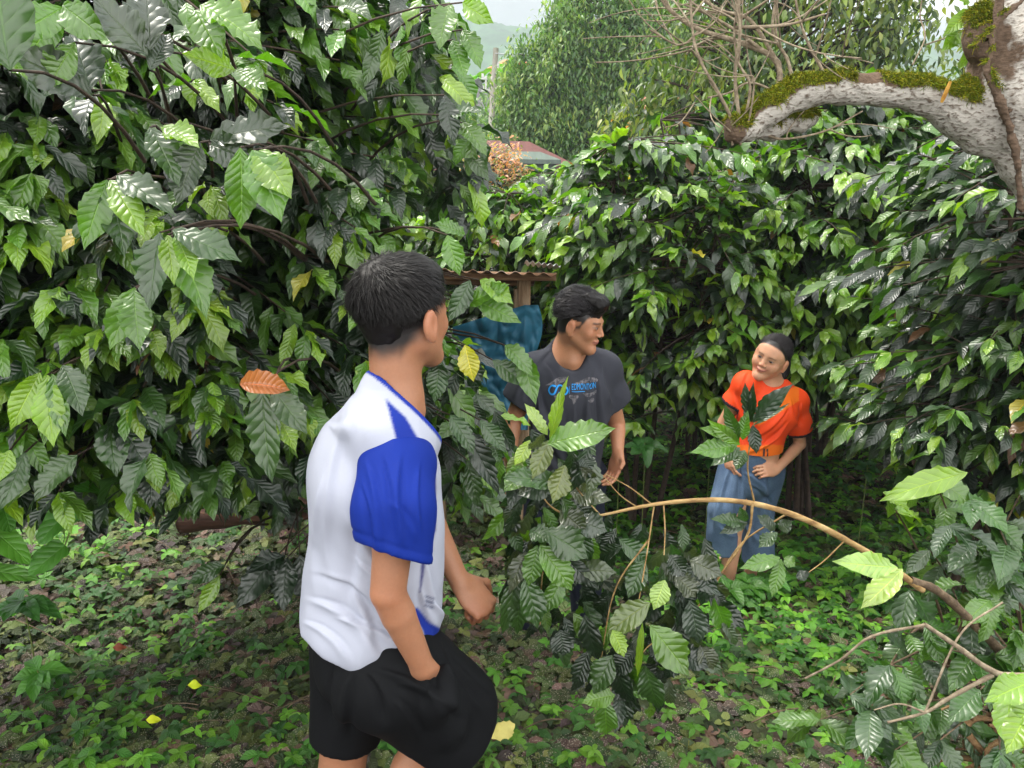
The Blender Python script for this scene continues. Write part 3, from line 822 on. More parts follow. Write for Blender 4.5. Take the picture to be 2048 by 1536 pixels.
# low tangle of coffee shoots and dead sticks in the lower right
def low_right():
    rng = random.Random(21)
    np.random.seed(21)
    base = np.array((1.75, 2.35, float(ground_z(1.75, 2.35))))
    e = empty('coffee_sapling', base, 'low tangled coffee sapling with broad grey green leaves in the lower right corner', 'coffee bush')
    L = Leaves(6, 16, 1.0)
    paths = []
    tips = [  # hand placed shoots: tip pixel and distance
        (1765, 985, 2.0, 'Y'), (1870, 960, 2.1, 'B'), (1940, 1000, 2.0, 'M'), (1900, 1050, 1.95, 'S'), (2000, 1060, 1.9, 'M'), (1860, 1100, 2.0, 'S'), (2020, 1130, 1.9, 'M'),
        (1930, 1170, 1.9, 'M'), (1850, 1250, 1.9, 'M'), (1780, 1330, 1.8, 'M'), (1700, 1390, 1.8, 'S'), (1740, 1420, 1.75, 'S'), (1830, 1400, 1.8, 'M'), (1900, 1300, 1.8, 'D'),
        (1960, 1380, 1.75, 'D'), (1720, 1480, 1.7, 'B'), (1790, 1500, 1.7, 'B'), (1880, 1480, 1.75, 'S'), (2000, 1500, 1.7, 'M'), (2030, 1260, 1.8, 'M'), (1980, 1200, 1.85, 'B'),
        (1990, 1310, 1.8, 'D'), (2040, 1400, 1.5, 'Y'), (1640, 1440, 1.85, 'B'), (1820, 1180, 2.05, 'D'), (1760, 1250, 2.05, 'S'), (1960, 1110, 2.0, 'D'), (2040, 990, 2.0, 'S'), (1900, 1400, 1.9, 'D'), (1840, 1320, 2.0, 'S'), (1940, 1250, 1.95, 'S')]
    cm = {'D': DARK, 'M': MIDG, 'B': BRIGHT, 'Y': YOUNG, 'S': (0.04, 0.08, 0.03)}
    cm['M'] = (.035, .10, .012); cm['D'] = (.02, .06, .01)
    for (px, py, yy, c) in tips:
        P = W(px, py, yy)
        root = np.array((base[0] + rng.uniform(-.2, .3), base[1] + rng.uniform(-.2, .2), base[2] + rng.uniform(0, .5)))
        Q = bez(root, (root + P) / 2 + np.array((0, 0, .15)), P, 8)
        paths.append((Q, np.linspace(.006, .002, 8)))
        for k in range(rng.randint(5, 7)):
            az = rng.uniform(-2.6, 0.6) if rng.random() < .8 else rng.uniform(0, 6.28)
            d = np.array((math.cos(az), math.sin(az), -rng.uniform(.0, .9)))
            back = Q[-1 - rng.randint(0, 1)]
            ll = rng.uniform(.10, .155)
            L.add(back, d, (rng.uniform(-.4, .4), -.4 + rng.uniform(-.3, .3), 1), ll, ll * rng.uniform(.4, .5), rng.uniform(.2, .9), vary(cm[c if c != 'D' else 'M'] if rng.random() < .75 else cm[rng.choice('DBM')], .2, rng))
    # bright leaves right at the frame edge
    for b, tp, y1, y2, wd in (((2075, 1360), (1975, 1392), 1.2, 1.16, .055), ((2060, 1420), (2010, 1500), 1.2, 1.15, .05), ((2075, 1400), (2035, 1450), 1.2, 1.18, .05), ((1935, 945), (1765, 985), 1.95, 1.9, .075)):
        A = W(*b, y1); B = W(*tp, y2)
        L.add(A, B - A, nrm(-A + np.array((0, 0, CAM_Z + .6))), np.linalg.norm(B - A), wd, .3, vary(YOUNG, .1, rng), .3)
    L.build('foliage', M_LEAF, e)
    V, F, uv = tubes(paths, 6)
    mesh_obj('stems', V, F, M_BARK, e)
    # dead stick, forked, with lichen
    s = empty('dead_stick', W(1990, 1345, 1.62), 'grey forked dead stick with pale lichen, bent sharply, in the lower right', 'stick')
    ps = []
    for pts, r0, r1 in (([(1610, 1357, 1.7), (1680, 1320, 1.68), (1745, 1272, 1.66), (1850, 1250, 1.64)], .0025, .004), ([(1848, 1248, 1.64), (1910, 1290, 1.63), (1990, 1345, 1.62), (2060, 1352, 1.62)], .005, .009),
                        ([(1985, 1350, 1.62), (1900, 1395, 1.6), (1850, 1425, 1.6), (1775, 1445, 1.6)], .006, .003), ([(1850, 1425, 1.6), (1800, 1408, 1.6), (1748, 1420, 1.6)], .003, .0015), ([(1850, 1425, 1.6), (1920, 1270, 1.66), (2005, 1205, 1.7)], .003, .0025)):
        P = spline([W(*p) for p in pts], 16)
        ps.append((P, np.linspace(r0, r1, 16) * (1 + .12 * np.sin(np.arange(16) * 2.2))))
    V, F, uv = tubes(ps, 7)
    mesh_obj('stick', V, F, M_DEAD, s)
    # old brown root stump at the bottom right corner
    ps = []
    for k in range(26):
        a = W(rng.uniform(1920, 2080), rng.uniform(1430, 1540), rng.uniform(1.75, 1.95))
        b = a + np.array((rng.uniform(-.16, .16), rng.uniform(-.1, .1), rng.uniform(-.14, .05)))
        ps.append((bez(a, (a + b) / 2 + np.array((rng.uniform(-.05, .05), 0, rng.uniform(-.02, .06))), b, 7), np.linspace(.010, .004, 7) * rng.uniform(.6, 1.5)))
    ps.append((spline([W(1990, 1440, 1.9), W(2000, 1500, 1.9), W(2010, 1620, 1.9)], 8), np.full(8, .035)))
    V, F, uv = tubes(ps, 6)
    o = mesh_obj('tree_stump', V, F, noise_mat('root', [(0.3, (0.05, 0.025, 0.012)), (0.6, (0.22, 0.13, 0.06)), (0.75, (0.35, 0.25, 0.13))], 30, bump=1.0), None)
    tag(o, 'tangled brown root stump at the very bottom right corner', 'stump')


low_right()
# ---------------------------------------------------------------- implicit surfaces
class SDF:
    def __init__(self, lo, hi, h):
        self.h = h
        self.lo = np.asarray(lo, float)
        self.n = np.ceil((np.asarray(hi, float) - self.lo) / h).astype(int) + 1
        self.D = np.full(tuple(self.n), 1.0, np.float32)

    def box(self, lo, hi):
        a = np.clip(np.floor((np.asarray(lo) - self.lo) / self.h).astype(int), 0, self.n - 1)
        b = np.clip(np.ceil((np.asarray(hi) - self.lo) / self.h).astype(int) + 1, 1, self.n)
        if np.any(b <= a): return None, None
        ax = [self.lo[i] + np.arange(a[i], b[i]) * self.h for i in range(3)]
        P = np.stack(np.meshgrid(*ax, indexing='ij'), -1).astype(np.float32)
        return tuple(slice(a[i], b[i]) for i in range(3)), P

    def put(self, lo, hi, f, k, sub=False):
        m = k * 1.2 + self.h * 3
        sl, P = self.box(np.asarray(lo) - m, np.asarray(hi) + m)
        if sl is None: return
        d = f(P).astype(np.float32)
        o = self.D[sl]
        if sub:
            d = -d
            if k > 0:
                hh = np.maximum(k - np.abs(o - d), 0) / k
                self.D[sl] = np.maximum(o, d) + hh * hh * k * 0.25
            else:
                self.D[sl] = np.maximum(o, d)
        else:
            if k > 0:
                hh = np.maximum(k - np.abs(o - d), 0) / k
                self.D[sl] = np.minimum(o, d) - hh * hh * k * 0.25
            else:
                self.D[sl] = np.minimum(o, d)

    def cone(self, a, b, ra, rb, k=0.02, sub=False):
        a = np.asarray(a, float); b = np.asarray(b, float)
        ab = b - a; L2 = max(float(ab @ ab), 1e-12)
        R = max(ra, rb)

        def f(P):
            h = np.clip(((P - a) @ ab) / L2, 0, 1)
            return np.linalg.norm(P - a - h[..., None] * ab, axis=-1) - (ra + (rb - ra) * h)
        self.put(np.minimum(a, b) - R, np.maximum(a, b) + R, f, k, sub)

    def ell(self, c, r, k=0.02, R=None, sub=False):
        c = np.asarray(c, float); r = np.asarray(r, float)
        M_ = np.eye(3) if R is None else np.asarray(R)
        ext = np.abs(M_) @ r if R is not None else r

        def f(P):
            q = (P - c) @ M_
            k0 = np.linalg.norm(q / r, axis=-1)
            k1 = np.linalg.norm(q / (r * r), axis=-1)
            return k0 * (k0 - 1) / np.maximum(k1, 1e-6)
        self.put(c - ext, c + ext, f, k, sub)

    def cut(self, f):
        """intersect with the half space f(P) < 0"""
        ax = [self.lo[i] + np.arange(self.n[i]) * self.h for i in range(3)]
        X = ax[0][:, None, None]; Y = ax[1][None, :, None]; Z = ax[2][None, None, :]
        self.D = np.maximum(self.D, f(X, Y, Z).astype(np.float32))

    def plane(self, p, n):
        """keep the side opposite to n"""
        p = np.asarray(p, float); n = nrm(n)
        self.cut(lambda X, Y, Z: (X - p[0]) * n[0] + (Y - p[1]) * n[1] + (Z - p[2]) * n[2])

    def shell(self, t):
        self.D = np.maximum(self.D, -(self.D + t))

    def mesh(self):
        D = self.D
        s = D < 0
        c = sum(s[i:s.shape[0] - 1 + i, j:s.shape[1] - 1 + j, k:s.shape[2] - 1 + k].astype(np.int8) for i in (0, 1) for j in (0, 1) for k in (0, 1))
        act = (c > 0) & (c < 8)
        idx = np.argwhere(act)
        ids = np.full(act.shape, -1, np.int32)
        ids[act] = np.arange(len(idx))
        corner = {(i, j, k): D[idx[:, 0] + i, idx[:, 1] + j, idx[:, 2] + k] for i in (0, 1) for j in (0, 1) for k in (0, 1)}
        acc = np.zeros((len(idx), 3)); cnt = np.zeros(len(idx))
        for a in corner:
            for ax in range(3):
                if a[ax] == 1: continue
                b = list(a); b[ax] = 1; b = tuple(b)
                da, db = corner[a], corner[b]
                m = (da < 0) != (db < 0)
                t = np.where(m, da / np.where(m, da - db, 1), 0)
                p = np.tile(np.array(a, float), (len(idx), 1))
                p[:, ax] += t
                acc[m] += p[m]; cnt[m] += 1
        V = (idx + acc / np.maximum(cnt, 1)[:, None]) * self.h + self.lo
        Fs = []
        for ax in range(3):
            o1, o2 = [q for q in range(3) if q != ax]
            sh = list(s.shape)
            sl0 = [slice(None)] * 3; sl1 = [slice(None)] * 3
            sl0[ax] = slice(0, -1); sl1[ax] = slice(1, None)
            ch = s[tuple(sl0)] != s[tuple(sl1)]
            e = np.argwhere(ch)
            ok = (e[:, o1] > 0) & (e[:, o2] > 0) & (e[:, o1] < sh[o1] - 1) & (e[:, o2] < sh[o2] - 1)
            e = e[ok]
            inside = s[e[:, 0], e[:, 1], e[:, 2]]
            q = []
            for d1, d2 in ((-1, -1), (0, -1), (0, 0), (-1, 0)):
                c_ = e.copy(); c_[:, o1] += d1; c_[:, o2] += d2
                q.append(ids[c_[:, 0], c_[:, 1], c_[:, 2]])
            q = np.stack(q, 1)
            flip = inside if ax != 1 else ~inside
            q[~flip] = q[~flip][:, ::-1]
            Fs.append(q)
        F = np.concatenate(Fs)
        F = F[(F >= 0).all(1)]
        return V, F


def vnormals(V, F):
    n = np.cross(V[F[:, 2]] - V[F[:, 0]], V[F[:, 3]] - V[F[:, 1]])
    out = np.zeros_like(V)
    for i in range(4): np.add.at(out, F[:, i], n)
    return nrm(out)


def relax(V, F, it=1, lam=0.5):
    for _ in range(it):
        acc = np.zeros_like(V); c = np.zeros(len(V))
        for i in range(4):
            for j in ((i + 1) % 4,):
                np.add.at(acc, F[:, i], V[F[:, j]]); np.add.at(c, F[:, i], 1)
                np.add.at(acc, F[:, j], V[F[:, i]]); np.add.at(c, F[:, j], 1)
        V = V + lam * (acc / np.maximum(c, 1)[:, None] - V)
    return V


def fnoise(P, s, seed=0):
    """cheap smooth pseudo noise in -1..1"""
    q = P * s
    r = np.random.RandomState(seed)
    out = 0
    for a in range(5):
        d = nrm(r.randn(3)); f = r.uniform(0.7, 1.6)
        d2 = nrm(r.randn(3))
        out = out + np.sin(q @ d * f * 6.28 + r.rand() * 6 + 1.7 * np.sin(q @ d2 * 4 + r.rand() * 6))
    return out / 5


# ---------------------------------------------------------------- mossy tree on the right
def mossy_tree():
    S = SDF((0.55, 1.9, -0.55), (2.75, 2.95, 3.05), 0.0115)
    Y0 = 2.4
    L = [(1452, 275, 2.32, .012), (1480, 258, 2.32, .034), (1530, 222, 2.34, .050), (1600, 185, 2.36, .052), (1680, 176, 2.38, .050), (1760, 180, 2.4, .050), (1840, 188, 2.4, .056), (1910, 215, 2.4, .068), (1965, 265, 2.4, .075)]
    for a, b in zip(L[:-1], L[1:]):
        S.cone(W(*a[:3]), W(*b[:3]), a[3] * .88, b[3] * .88, 0.02)
    L = [(1925, 225, 2.4, .06), (1985, 195, 2.4, .08)]
    S.cone(W(*L[0][:3]), W(*L[1][:3]), .06, .08, 0.05)
    # trunk comes up from the lower right and bends over
    T = [(2320, 1480, 2.42, .125), (2290, 1000, 2.42, .10), (2200, 640, 2.42, .075), (2110, 440, 2.41, .055), (2050, 330, 2.4, .062), (2000, 240, 2.4, .09), (2010, 150, 2.4, .10), (2015, 60, 2.42, .095), (2030, -60, 2.45, .09), (2060, -300, 2.5, .085)]
    for a, b in zip(T[:-1], T[1:]):
        S.cone(W(*a[:3]), W(*b[:3]), a[3], b[3], 0.03)
    # burl and dark side branch
    for p in ((1958, 78, 2.36, .045), (1962, 40, 2.38, .045), (1955, 105, 2.37, .03), (2040, 200, 2.33, .07), (2070, 90, 2.33, .07)):
        S.ell(W(*p[:3]), (p[3],) * 3, 0.03)
    # woody climber running down the trunk
    C = [(2000, -20, 2.3), (1985, 90, 2.28), (1975, 140, 2.27), (1995, 190, 2.27), (2020, 260, 2.29), (2035, 330, 2.3), (2043, 420, 2.32)]
    P = spline([W(*c) for c in C], 18)
    for a, b in zip(P[:-1], P[1:]): S.cone(a, b, .011, .011, 0.008)
    P = spline([W(1945, 95, 2.3), W(1985, 60, 2.28), W(2020, 20, 2.28), W(2060, -10, 2.28)], 12)
    for a, b in zip(P[:-1], P[1:]): S.cone(a, b, .008, .008, 0.006)
    # knobs on the limb tip
    for p in ((1475, 268, 2.3, .03), (1462, 245, 2.3, .018), (1500, 262, 2.33, .03), (1545, 262, 2.42, .03), (1600, 248, 2.45, .028)):
        S.ell(W(*p[:3]), (p[3],) * 3, 0.02)
    S.cone(W(1500, 262, 2.4), W(1620, 235, 2.46), .03, .03, 0.02)
    V, F = S.mesh()
    V = relax(V, F, 1)
    Nn = vnormals(V, F)
    V = V + Nn * (0.006 * fnoise(V, 7, 1) + 0.004 * fnoise(V, 22, 2))[:, None]
    base = np.array((W(2320, 1480, 2.42)[0], 2.42, float(ground_z(2.5, 2.42))))
    e = empty('mossy_tree', base, 'pale barked tree on the right whose long crooked limb carries green moss', 'tree')
    # bark: white lichen over brown, brown near the burl and tip
    m, t, b, out = new_mat('lichen_bark')
    tcn = t.nodes.new('ShaderNodeTexCoord')
    n1 = N(t, 'ShaderNodeTexNoise'); n1.inputs['Scale'].default_value = 9; n1.inputs['Detail'].default_value = 8
    n2 = N(t, 'ShaderNodeTexNoise'); n2.inputs['Scale'].default_value = 95; n2.inputs['Detail'].default_value = 7
    mpb = t.nodes.new('ShaderNodeMapping'); mpb.inputs['Scale'].default_value = (.6, 1, 1.2)
    t.links.new(tcn.outputs['Object'], n1.inputs['Vector']); t.links.new(tcn.outputs['Object'], mpb.inputs[0]); t.links.new(mpb.outputs[0], n2.inputs['Vector'])
    at = N(t, 'ShaderNodeAttribute', attribute_name='col')
    sep = t.nodes.new('ShaderNodeSeparateColor')
    t.links.new(at.outputs['Color'], sep.inputs[0])
    wht = mixc(t, math_n(t, 'MULTIPLY', math_n(t, 'SUBTRACT', n2.outputs['Fac'], 0.50), 6), (0.40, 0.375, 0.335), (0.11, 0.085, 0.065))
    brn = mixc(t, n2.outputs['Fac'], (0.03, 0.02, 0.014), (0.19, 0.13, 0.09))
    f = math_n(t, 'ADD', sep.outputs[0], math_n(t, 'MULTIPLY', math_n(t, 'SUBTRACT', n1.outputs['Fac'], 0.5), 2.2))
    f = math_n(t, 'MULTIPLY', math_n(t, 'SUBTRACT', f, 0.35), 6)
    cl = t.nodes.new('ShaderNodeClamp'); t.links.new(f, cl.inputs[0])
    c1 = mixc(t, cl.outputs[0], wht, brn)
    g = math_n(t, 'ADD', sep.outputs[1], math_n(t, 'MULTIPLY', math_n(t, 'SUBTRACT', n1.outputs['Fac'], 0.5), 1.6))
    cg = t.nodes.new('ShaderNodeClamp'); t.links.new(math_n(t, 'MULTIPLY', math_n(t, 'SUBTRACT', g, 0.45), 8), cg.inputs[0])
    c2 = mixc(t, cg.outputs[0], c1, mixc(t, n2.outputs['Fac'], (0.02, 0.02, 0.004), (0.14, 0.15, 0.015)))
    t.links.new(c2, b.inputs['Base Color'])
    b.inputs['Roughness'].default_value = 0.9
    b.inputs['Specular IOR Level'].default_value = 0.15
    bm = N(t, 'ShaderNodeBump'); bm.inputs['Strength'].default_value = 0.9; bm.inputs['Distance'].default_value = 0.008
    t.links.new(math_n(t, 'ADD', n2.outputs['Fac'], n1.outputs['Fac']), bm.inputs['Height'])
    t.links.new(bm.outputs[0], b.inputs['Normal'])
    Nn = vnormals(V, F)
    xs = V[:, 0]
    limb = (xs < W(1950, 150, 2.4)[0])
    gaps = 1 - np.exp(-((xs - W(1745, 0, 2.4)[0]) / 0.055) ** 2) * 0.9
    moss = np.where(limb, smooth01(0.05, 0.5, Nn[:, 2]), 0) * smooth01(W(1455, 0, 2.3)[0], W(1500, 0, 2.3)[0], xs) * gaps
    brown = np.where(limb, smooth01(-0.1, 0.45, Nn[:, 2]) * 0.9, 0.0)
    brown = np.maximum(brown, smooth01(W(1560, 0, 2.3)[0], W(1470, 0, 2.3)[0], xs) * 0.85)
    bur = np.exp(-((V - W(1955, 75, 2.34)) ** 2).sum(1) / 0.10 ** 2)
    brown = np.maximum(brown, bur * 1.2)
    for c_ in C: brown = np.maximum(brown, 0)
    dcl = np.min([np.linalg.norm(V - q, axis=1) for q in np.vstack([spline([W(*c) for c in C], 60), P])], axis=0)
    brown = np.maximum(brown, 1.1 * smooth01(.022, .012, dcl))
    col = np.stack([brown, moss, moss * 0], 1)
    mesh_obj('trunk', V, F, m, e, True, None, col)
    # moss tufts: short blades standing off the top of the limb
    rng = np.random.RandomState(4)
    cand = np.where(moss + 0.3 * fnoise(V, 5, 6) > 0.42)[0]
    nb = 24000
    pick = rng.choice(cand, nb)
    P = V[pick] + rng.uniform(-.006, .006, (nb, 3))
    d = nrm(Nn[pick] * 0.8 + rng.randn(nb, 3) * 0.55 + np.array((-0.1, 0, -0.25)))
    ln = rng.uniform(.006, .018, nb)
    sd_ = nrm(np.cross(d, rng.randn(nb, 3))) * 0.0013
    tip = P + d * ln[:, None] + np.array((0, 0, -1)) * (ln * 0.3)[:, None]
    VV = np.stack([P - sd_, P + sd_, tip + sd_ * .4, tip - sd_ * .4], 1).reshape(-1, 3)
    FF = np.arange(nb * 4).reshape(-1, 4)
    pal = np.array([(0.16, 0.19, 0.010), (0.09, 0.13, 0.010), (0.22, 0.20, 0.015), (0.05, 0.07, 0.010), (0.08, 0.055, 0.015)])
    big = fnoise(P, 3, 9)
    ci = np.clip((rng.rand(nb) * 3.2 + big * 1.3).astype(int), 0, 4)
    cc = np.repeat(pal[ci] * rng.uniform(.7, 1.2, (nb, 1)), 4, axis=0)
    mesh_obj('moss', VV, FF, attr_mat('moss', 0.9, 0.1, var=0.3, bump=0), e, False, None, cc)
    # bare twigs sprouting around the limb tip
    r = random.Random(12)
    ps = []

    def grow(P, rad, depth):
        ps.append((P, np.linspace(rad, rad * 0.55, len(P)) * (1 + .10 * np.sin(np.arange(len(P)) * 2.4))))
        if depth == 0: return
        for _ in range(r.randint(2, 4)):
            i = r.randint(len(P) // 4, len(P) - 2)
            t_ = nrm(P[i + 1] - P[i])
            d_ = nrm(t_ + np.array((r.uniform(-1, 1), r.uniform(-.7, .7), r.uniform(-.7, .9))))
            l_ = r.uniform(.12, .34) * (0.6 + 0.3 * depth)
            a_ = P[i]
            b_ = a_ + d_ * l_
            c_ = (a_ + b_) / 2 + np.array([r.uniform(-.04, .04) for _ in range(3)])
            grow(bez(a_, c_, b_, 8), rad * 0.55, depth - 1)
    Hh = [
        ([(1560, 190, 2.38), (1552, 120, 2.42), (1480, 85, 2.45), (1400, 60, 2.5), (1340, 20, 2.52), (1300, -40, 2.55)], .0105),
        ([(1552, 120, 2.42), (1500, 40, 2.45), (1440, 20, 2.5), (1360, -30, 2.5)], .007),
        ([(1590, 185, 2.38), (1575, 120, 2.4), (1545, 60, 2.4), (1560, -40, 2.4)], .006),
        ([(1475, 265, 2.31), (1445, 200, 2.28), (1400, 120, 2.28), (1385, 60, 2.3), (1380, -30, 2.3)], .0055),
        ([(1480, 250, 2.31), (1470, 150, 2.3), (1480, 60, 2.28), (1470, -40, 2.3)], .006),
        ([(1490, 240, 2.31), (1500, 170, 2.3), (1475, 120, 2.3), (1470, 40, 2.3), (1500, -30, 2.3)], .0045),
        ([(1555, 185, 2.38), (1500, 165, 2.35), (1460, 185, 2.33), (1415, 195, 2.3)], .004),
        ([(1470, 55, 2.3), (1570, 50, 2.3), (1650, 28, 2.3)], .0055),
        ([(1660, 165, 2.38), (1620, 95, 2.4), (1600, 40, 2.42), (1585, -30, 2.45)], .005),
        ([(1530, 270, 2.4), (1570, 278, 2.38), (1650, 262, 2.38), (1725, 222, 2.4)], .0045),
        ([(1475, 275, 2.3), (1430, 235, 2.25), (1388, 190, 2.22)], .0025), ([(1390, 205, 2.25), (1360, 245, 2.25), (1330, 255, 2.25)], .0022),
        ([(1480, 290, 2.3), (1500, 230, 2.28), (1508, 160, 2.26), (1495, 150, 2.26)], .0035), ([(1465, 290, 2.3), (1462, 240, 2.28)], .004),
        ([(1400, 60, 2.5), (1360, 90, 2.5), (1300, 60, 2.5)], .0045), ([(1825, 130, 2.6), (1850, 75, 2.65), (1840, 30, 2.7), (1850, -30, 2.7)], .003), ([(1850, 90, 2.65), (1920, 65, 2.6), (1960, 40, 2.6)], .0028),
    ]
    for k, (pts, rad) in enumerate(Hh):
        grow(spline([W(*p) for p in pts], 18), rad, 2 if rad > .0045 and k < 8 else (1 if rad > .003 else 0))
    VT, FT, _ = tubes(ps, 6)
    mesh_obj('twigs', VT, FT, M_DEAD, e)
    # a few live leaves near the burl
    LV = Leaves(4, 10, 0.8)
    for b_, t_, w_ in (((1950, 20), (1895, 55), .05), ((1945, 95), (1930, 130), .04), ((1925, 95), (1905, 75), .04), ((1925, 60), (1890, 90), .045), ((1940, 5), (1905, -20), .05)):
        A = W(*b_, 2.5); B = W(*t_, 2.45)
        LV.add(A, B - A, (0, -1, .5), np.linalg.norm(B - A) * 1.1, w_, .3, vary(YOUNG, .1), .2)
    LV.build('leaves', M_LEAF, e)
    # orange peg stuck in the moss
    V_, F_, _ = tubes([(spline([W(1883, 205, 2.33), W(1892, 185, 2.32), W(1901, 163, 2.31)], 6), np.array([.004, .006, .006, .006, .005, .004]))], 7)
    o = mesh_obj('broken_peg', V_, F_, noise_mat('peg', [(0.3, (0.30, 0.13, 0.02)), (0.7, (0.6, 0.36, 0.07))], 40), None)
    tag(o, 'short yellow brown wood splinter poking out of the moss on the limb', 'splinter')


mossy_tree()


# ---------------------------------------------------------------- small shelter with rusty roof, net and planks
def shelter():
    g = W(1030, 600, 4.3)
    e = empty('shelter', (g[0], 4.3, float(ground_z(g[0], 4.3))), 'low shelter with rusty corrugated roof on a rough timber post behind the boy in grey', 'shelter')
    # corrugated sheet: along x, slopes to the back
    nx, ny = 260, 4
    xs = np.linspace(W(800, 550, 4.1)[0], W(1113, 550, 4.1)[0], nx)
    zc = W(1113, 545, 4.1)[2]
    ys = np.linspace(4.05, 4.85, ny + 1)
    def sheet(x0, x1, z0, dz, tilt, n=nx, th=0.003):
        X = np.linspace(x0, x1, n)
        V = []
        for s in (0, 1):
            for y in ys:
                for x in X:
                    V.append((x, y, z0 + 0.009 * math.sin(x / 0.076 * 6.283) + (y - ys[0]) * tilt + dz * (x - x0) + s * th))
        F = []
        f0 = grid_faces(n - 1, ny)
        m = n * (ny + 1)
        F = np.vstack([f0, f0[:, ::-1] + m])
        edge = np.array([(i, i + 1, i + 1 + m, i + m) for i in range(n - 1)])[:, ::-1]
        return np.array(V), np.vstack([F, edge])
    zL = W(900, 535, 4.1)[2]
    V, F = sheet(xs[0], xs[-1], zL, (zc - zL - 0.0) / (xs[-1] - W(900, 535, 4.1)[0]) * 0.9, -0.15)
    rust = noise_mat('rusty_sheet', [(0.3, (0.10, 0.04, 0.02)), (0.5, (0.28, 0.16, 0.10)), (0.7, (0.45, 0.38, 0.32))], 8, rough=0.7, bump=0.3, spec=0.4)
    mesh_obj('roof_sheet', V, F, rust, e)
    grey = noise_mat('grey_sheet', [(0.3, (0.25, 0.25, 0.25)), (0.7, (0.55, 0.55, 0.53))], 12, rough=0.5, bump=0.2)
    a = W(1050, 524, 4.2); b = W(1120, 533, 4.2)
    X = np.linspace(a[0], b[0], 30)
    V = np.array([(x, y, a[2] + (b[2] - a[2]) * i / 29 + 0.008 * math.sin(i * 1.3) + (y - 4.2) * -0.13 + s * .003) for s in (0, 1) for y in (4.12, 4.3, 4.6) for i, x in enumerate(X)])
    f0 = grid_faces(29, 2)
    ed = np.array([(i, i + 1, i + 1 + 90, i + 90) for i in range(29)])
    mesh_obj('roof_patch', V, np.vstack([f0, f0[:, ::-1] + 90, ed]), grey, e)

    def beam(name, p0, p1, wy, wz, mat, par=e):
        """box beam from p0 to p1 with worn edges"""
        p0 = np.asarray(p0); p1 = np.asarray(p1)
        n = 14
        t = np.linspace(0, 1, n)[:, None]
        C = p0 + (p1 - p0) * t
        ax = nrm(p1 - p0)
        u = nrm(np.cross(ax, (0, 1, 0) if abs(ax[1]) < .9 else (1, 0, 0)))
        v = np.cross(ax, u)
        r = np.random.RandomState(int(abs(p0[0] * 991 + p0[2] * 77)) % 9999)
        V = []
        prof = [(-1, -.8), (-.8, -1), (.8, -1), (1, -.8), (1, .8), (.8, 1), (-.8, 1), (-1, .8)]
        for c in C:
            for q in prof:
                V.append(c + u * q[0] * wz / 2 * (1 + r.uniform(-.05, .05)) + v * q[1] * wy / 2 * (1 + r.uniform(-.05, .05)))
        F = []
        for i in range(n - 1):
            for k in range(8):
                F.append((i * 8 + k, i * 8 + (k + 1) % 8, (i + 1) * 8 + (k + 1) % 8, (i + 1) * 8 + k))
        F.append(tuple(range(7, -1, -1))); F.append(tuple((n - 1) * 8 + k for k in range(8)))
        return mesh_obj(name, V, F, mat, par, False)
    beam('roof_beam', W(820, 549, 4.15), W(1112, 554, 4.15), 0.05, 0.042, M_WOOD)
    beam('roof_beam', W(820, 549, 4.15) + (0, .6, -.10), W(1110, 554, 4.15) + (0, .6, -.10), 0.05, 0.05, M_WOOD)
    pz = float(ground_z(W(1048, 600, 4.2)[0], 4.2))
    p = W(1048, 560, 4.33)
    beam('post', p, (p[0] - .01, 4.33, pz - .2), 0.075, 0.075, M_POSTW)
    p = W(850, 560, 4.15) + (0, .55, -.12)
    beam('post', p, (p[0], 4.7, pz - .2), 0.07, 0.07, M_POSTW)
    p = W(1040, 560, 4.15) + (0, .57, -.12)
    beam('post', p, (p[0], 4.72, pz - .2), 0.07, 0.07, M_POSTW)
    # planks low down behind the bush
    for k, (y0, y1) in enumerate(((868, 872), (893, 898), (925, 930), (955, 962), (985, 990))):
        beam('plank', W(870, y0, 4.35), W(1035, y1, 4.3), 0.03, 0.07, M_WOOD)

    # blue shade net hung round the post
    m, t, b, out = new_mat('blue_net')
    tcn = t.nodes.new('ShaderNodeTexCoord')
    n1 = N(t, 'ShaderNodeTexNoise'); n1.inputs['Scale'].default_value = 5; n1.inputs['Detail'].default_value = 5
    t.links.new(tcn.outputs['Object'], n1.inputs['Vector'])
    wv = N(t, 'ShaderNodeTexNoise'); wv.inputs['Scale'].default_value = 7; wv.inputs['Detail'].default_value = 3
    mpn = t.nodes.new('ShaderNodeMapping'); mpn.inputs['Scale'].default_value = (.7, 1, 3.2); mpn.inputs['Rotation'].default_value = (0, .5, 0)
    t.links.new(tcn.outputs['Object'], mpn.inputs[0]); t.links.new(mpn.outputs[0], wv.inputs['Vector'])
    t.links.new(mixc(t, math_n(t, 'MULTIPLY', math_n(t, 'ADD', n1.outputs['Fac'], wv.outputs['Fac']), 0.55), (0.004, 0.035, 0.075), (0.02, 0.15, 0.24)), b.inputs['Base Color'])
    b.inputs['Roughness'].default_value = 0.6
    bm = N(t, 'ShaderNodeBump'); bm.inputs['Strength'].default_value = .5; bm.inputs['Distance'].default_value = .008
    t.links.new(math_n(t, 'ADD', n1.outputs['Fac'], wv.outputs['Fac']), bm.inputs['Height'])
    t.links.new(bm.outputs[0], b.inputs['Normal'])
    nu, nv = 90, 60
    V = []
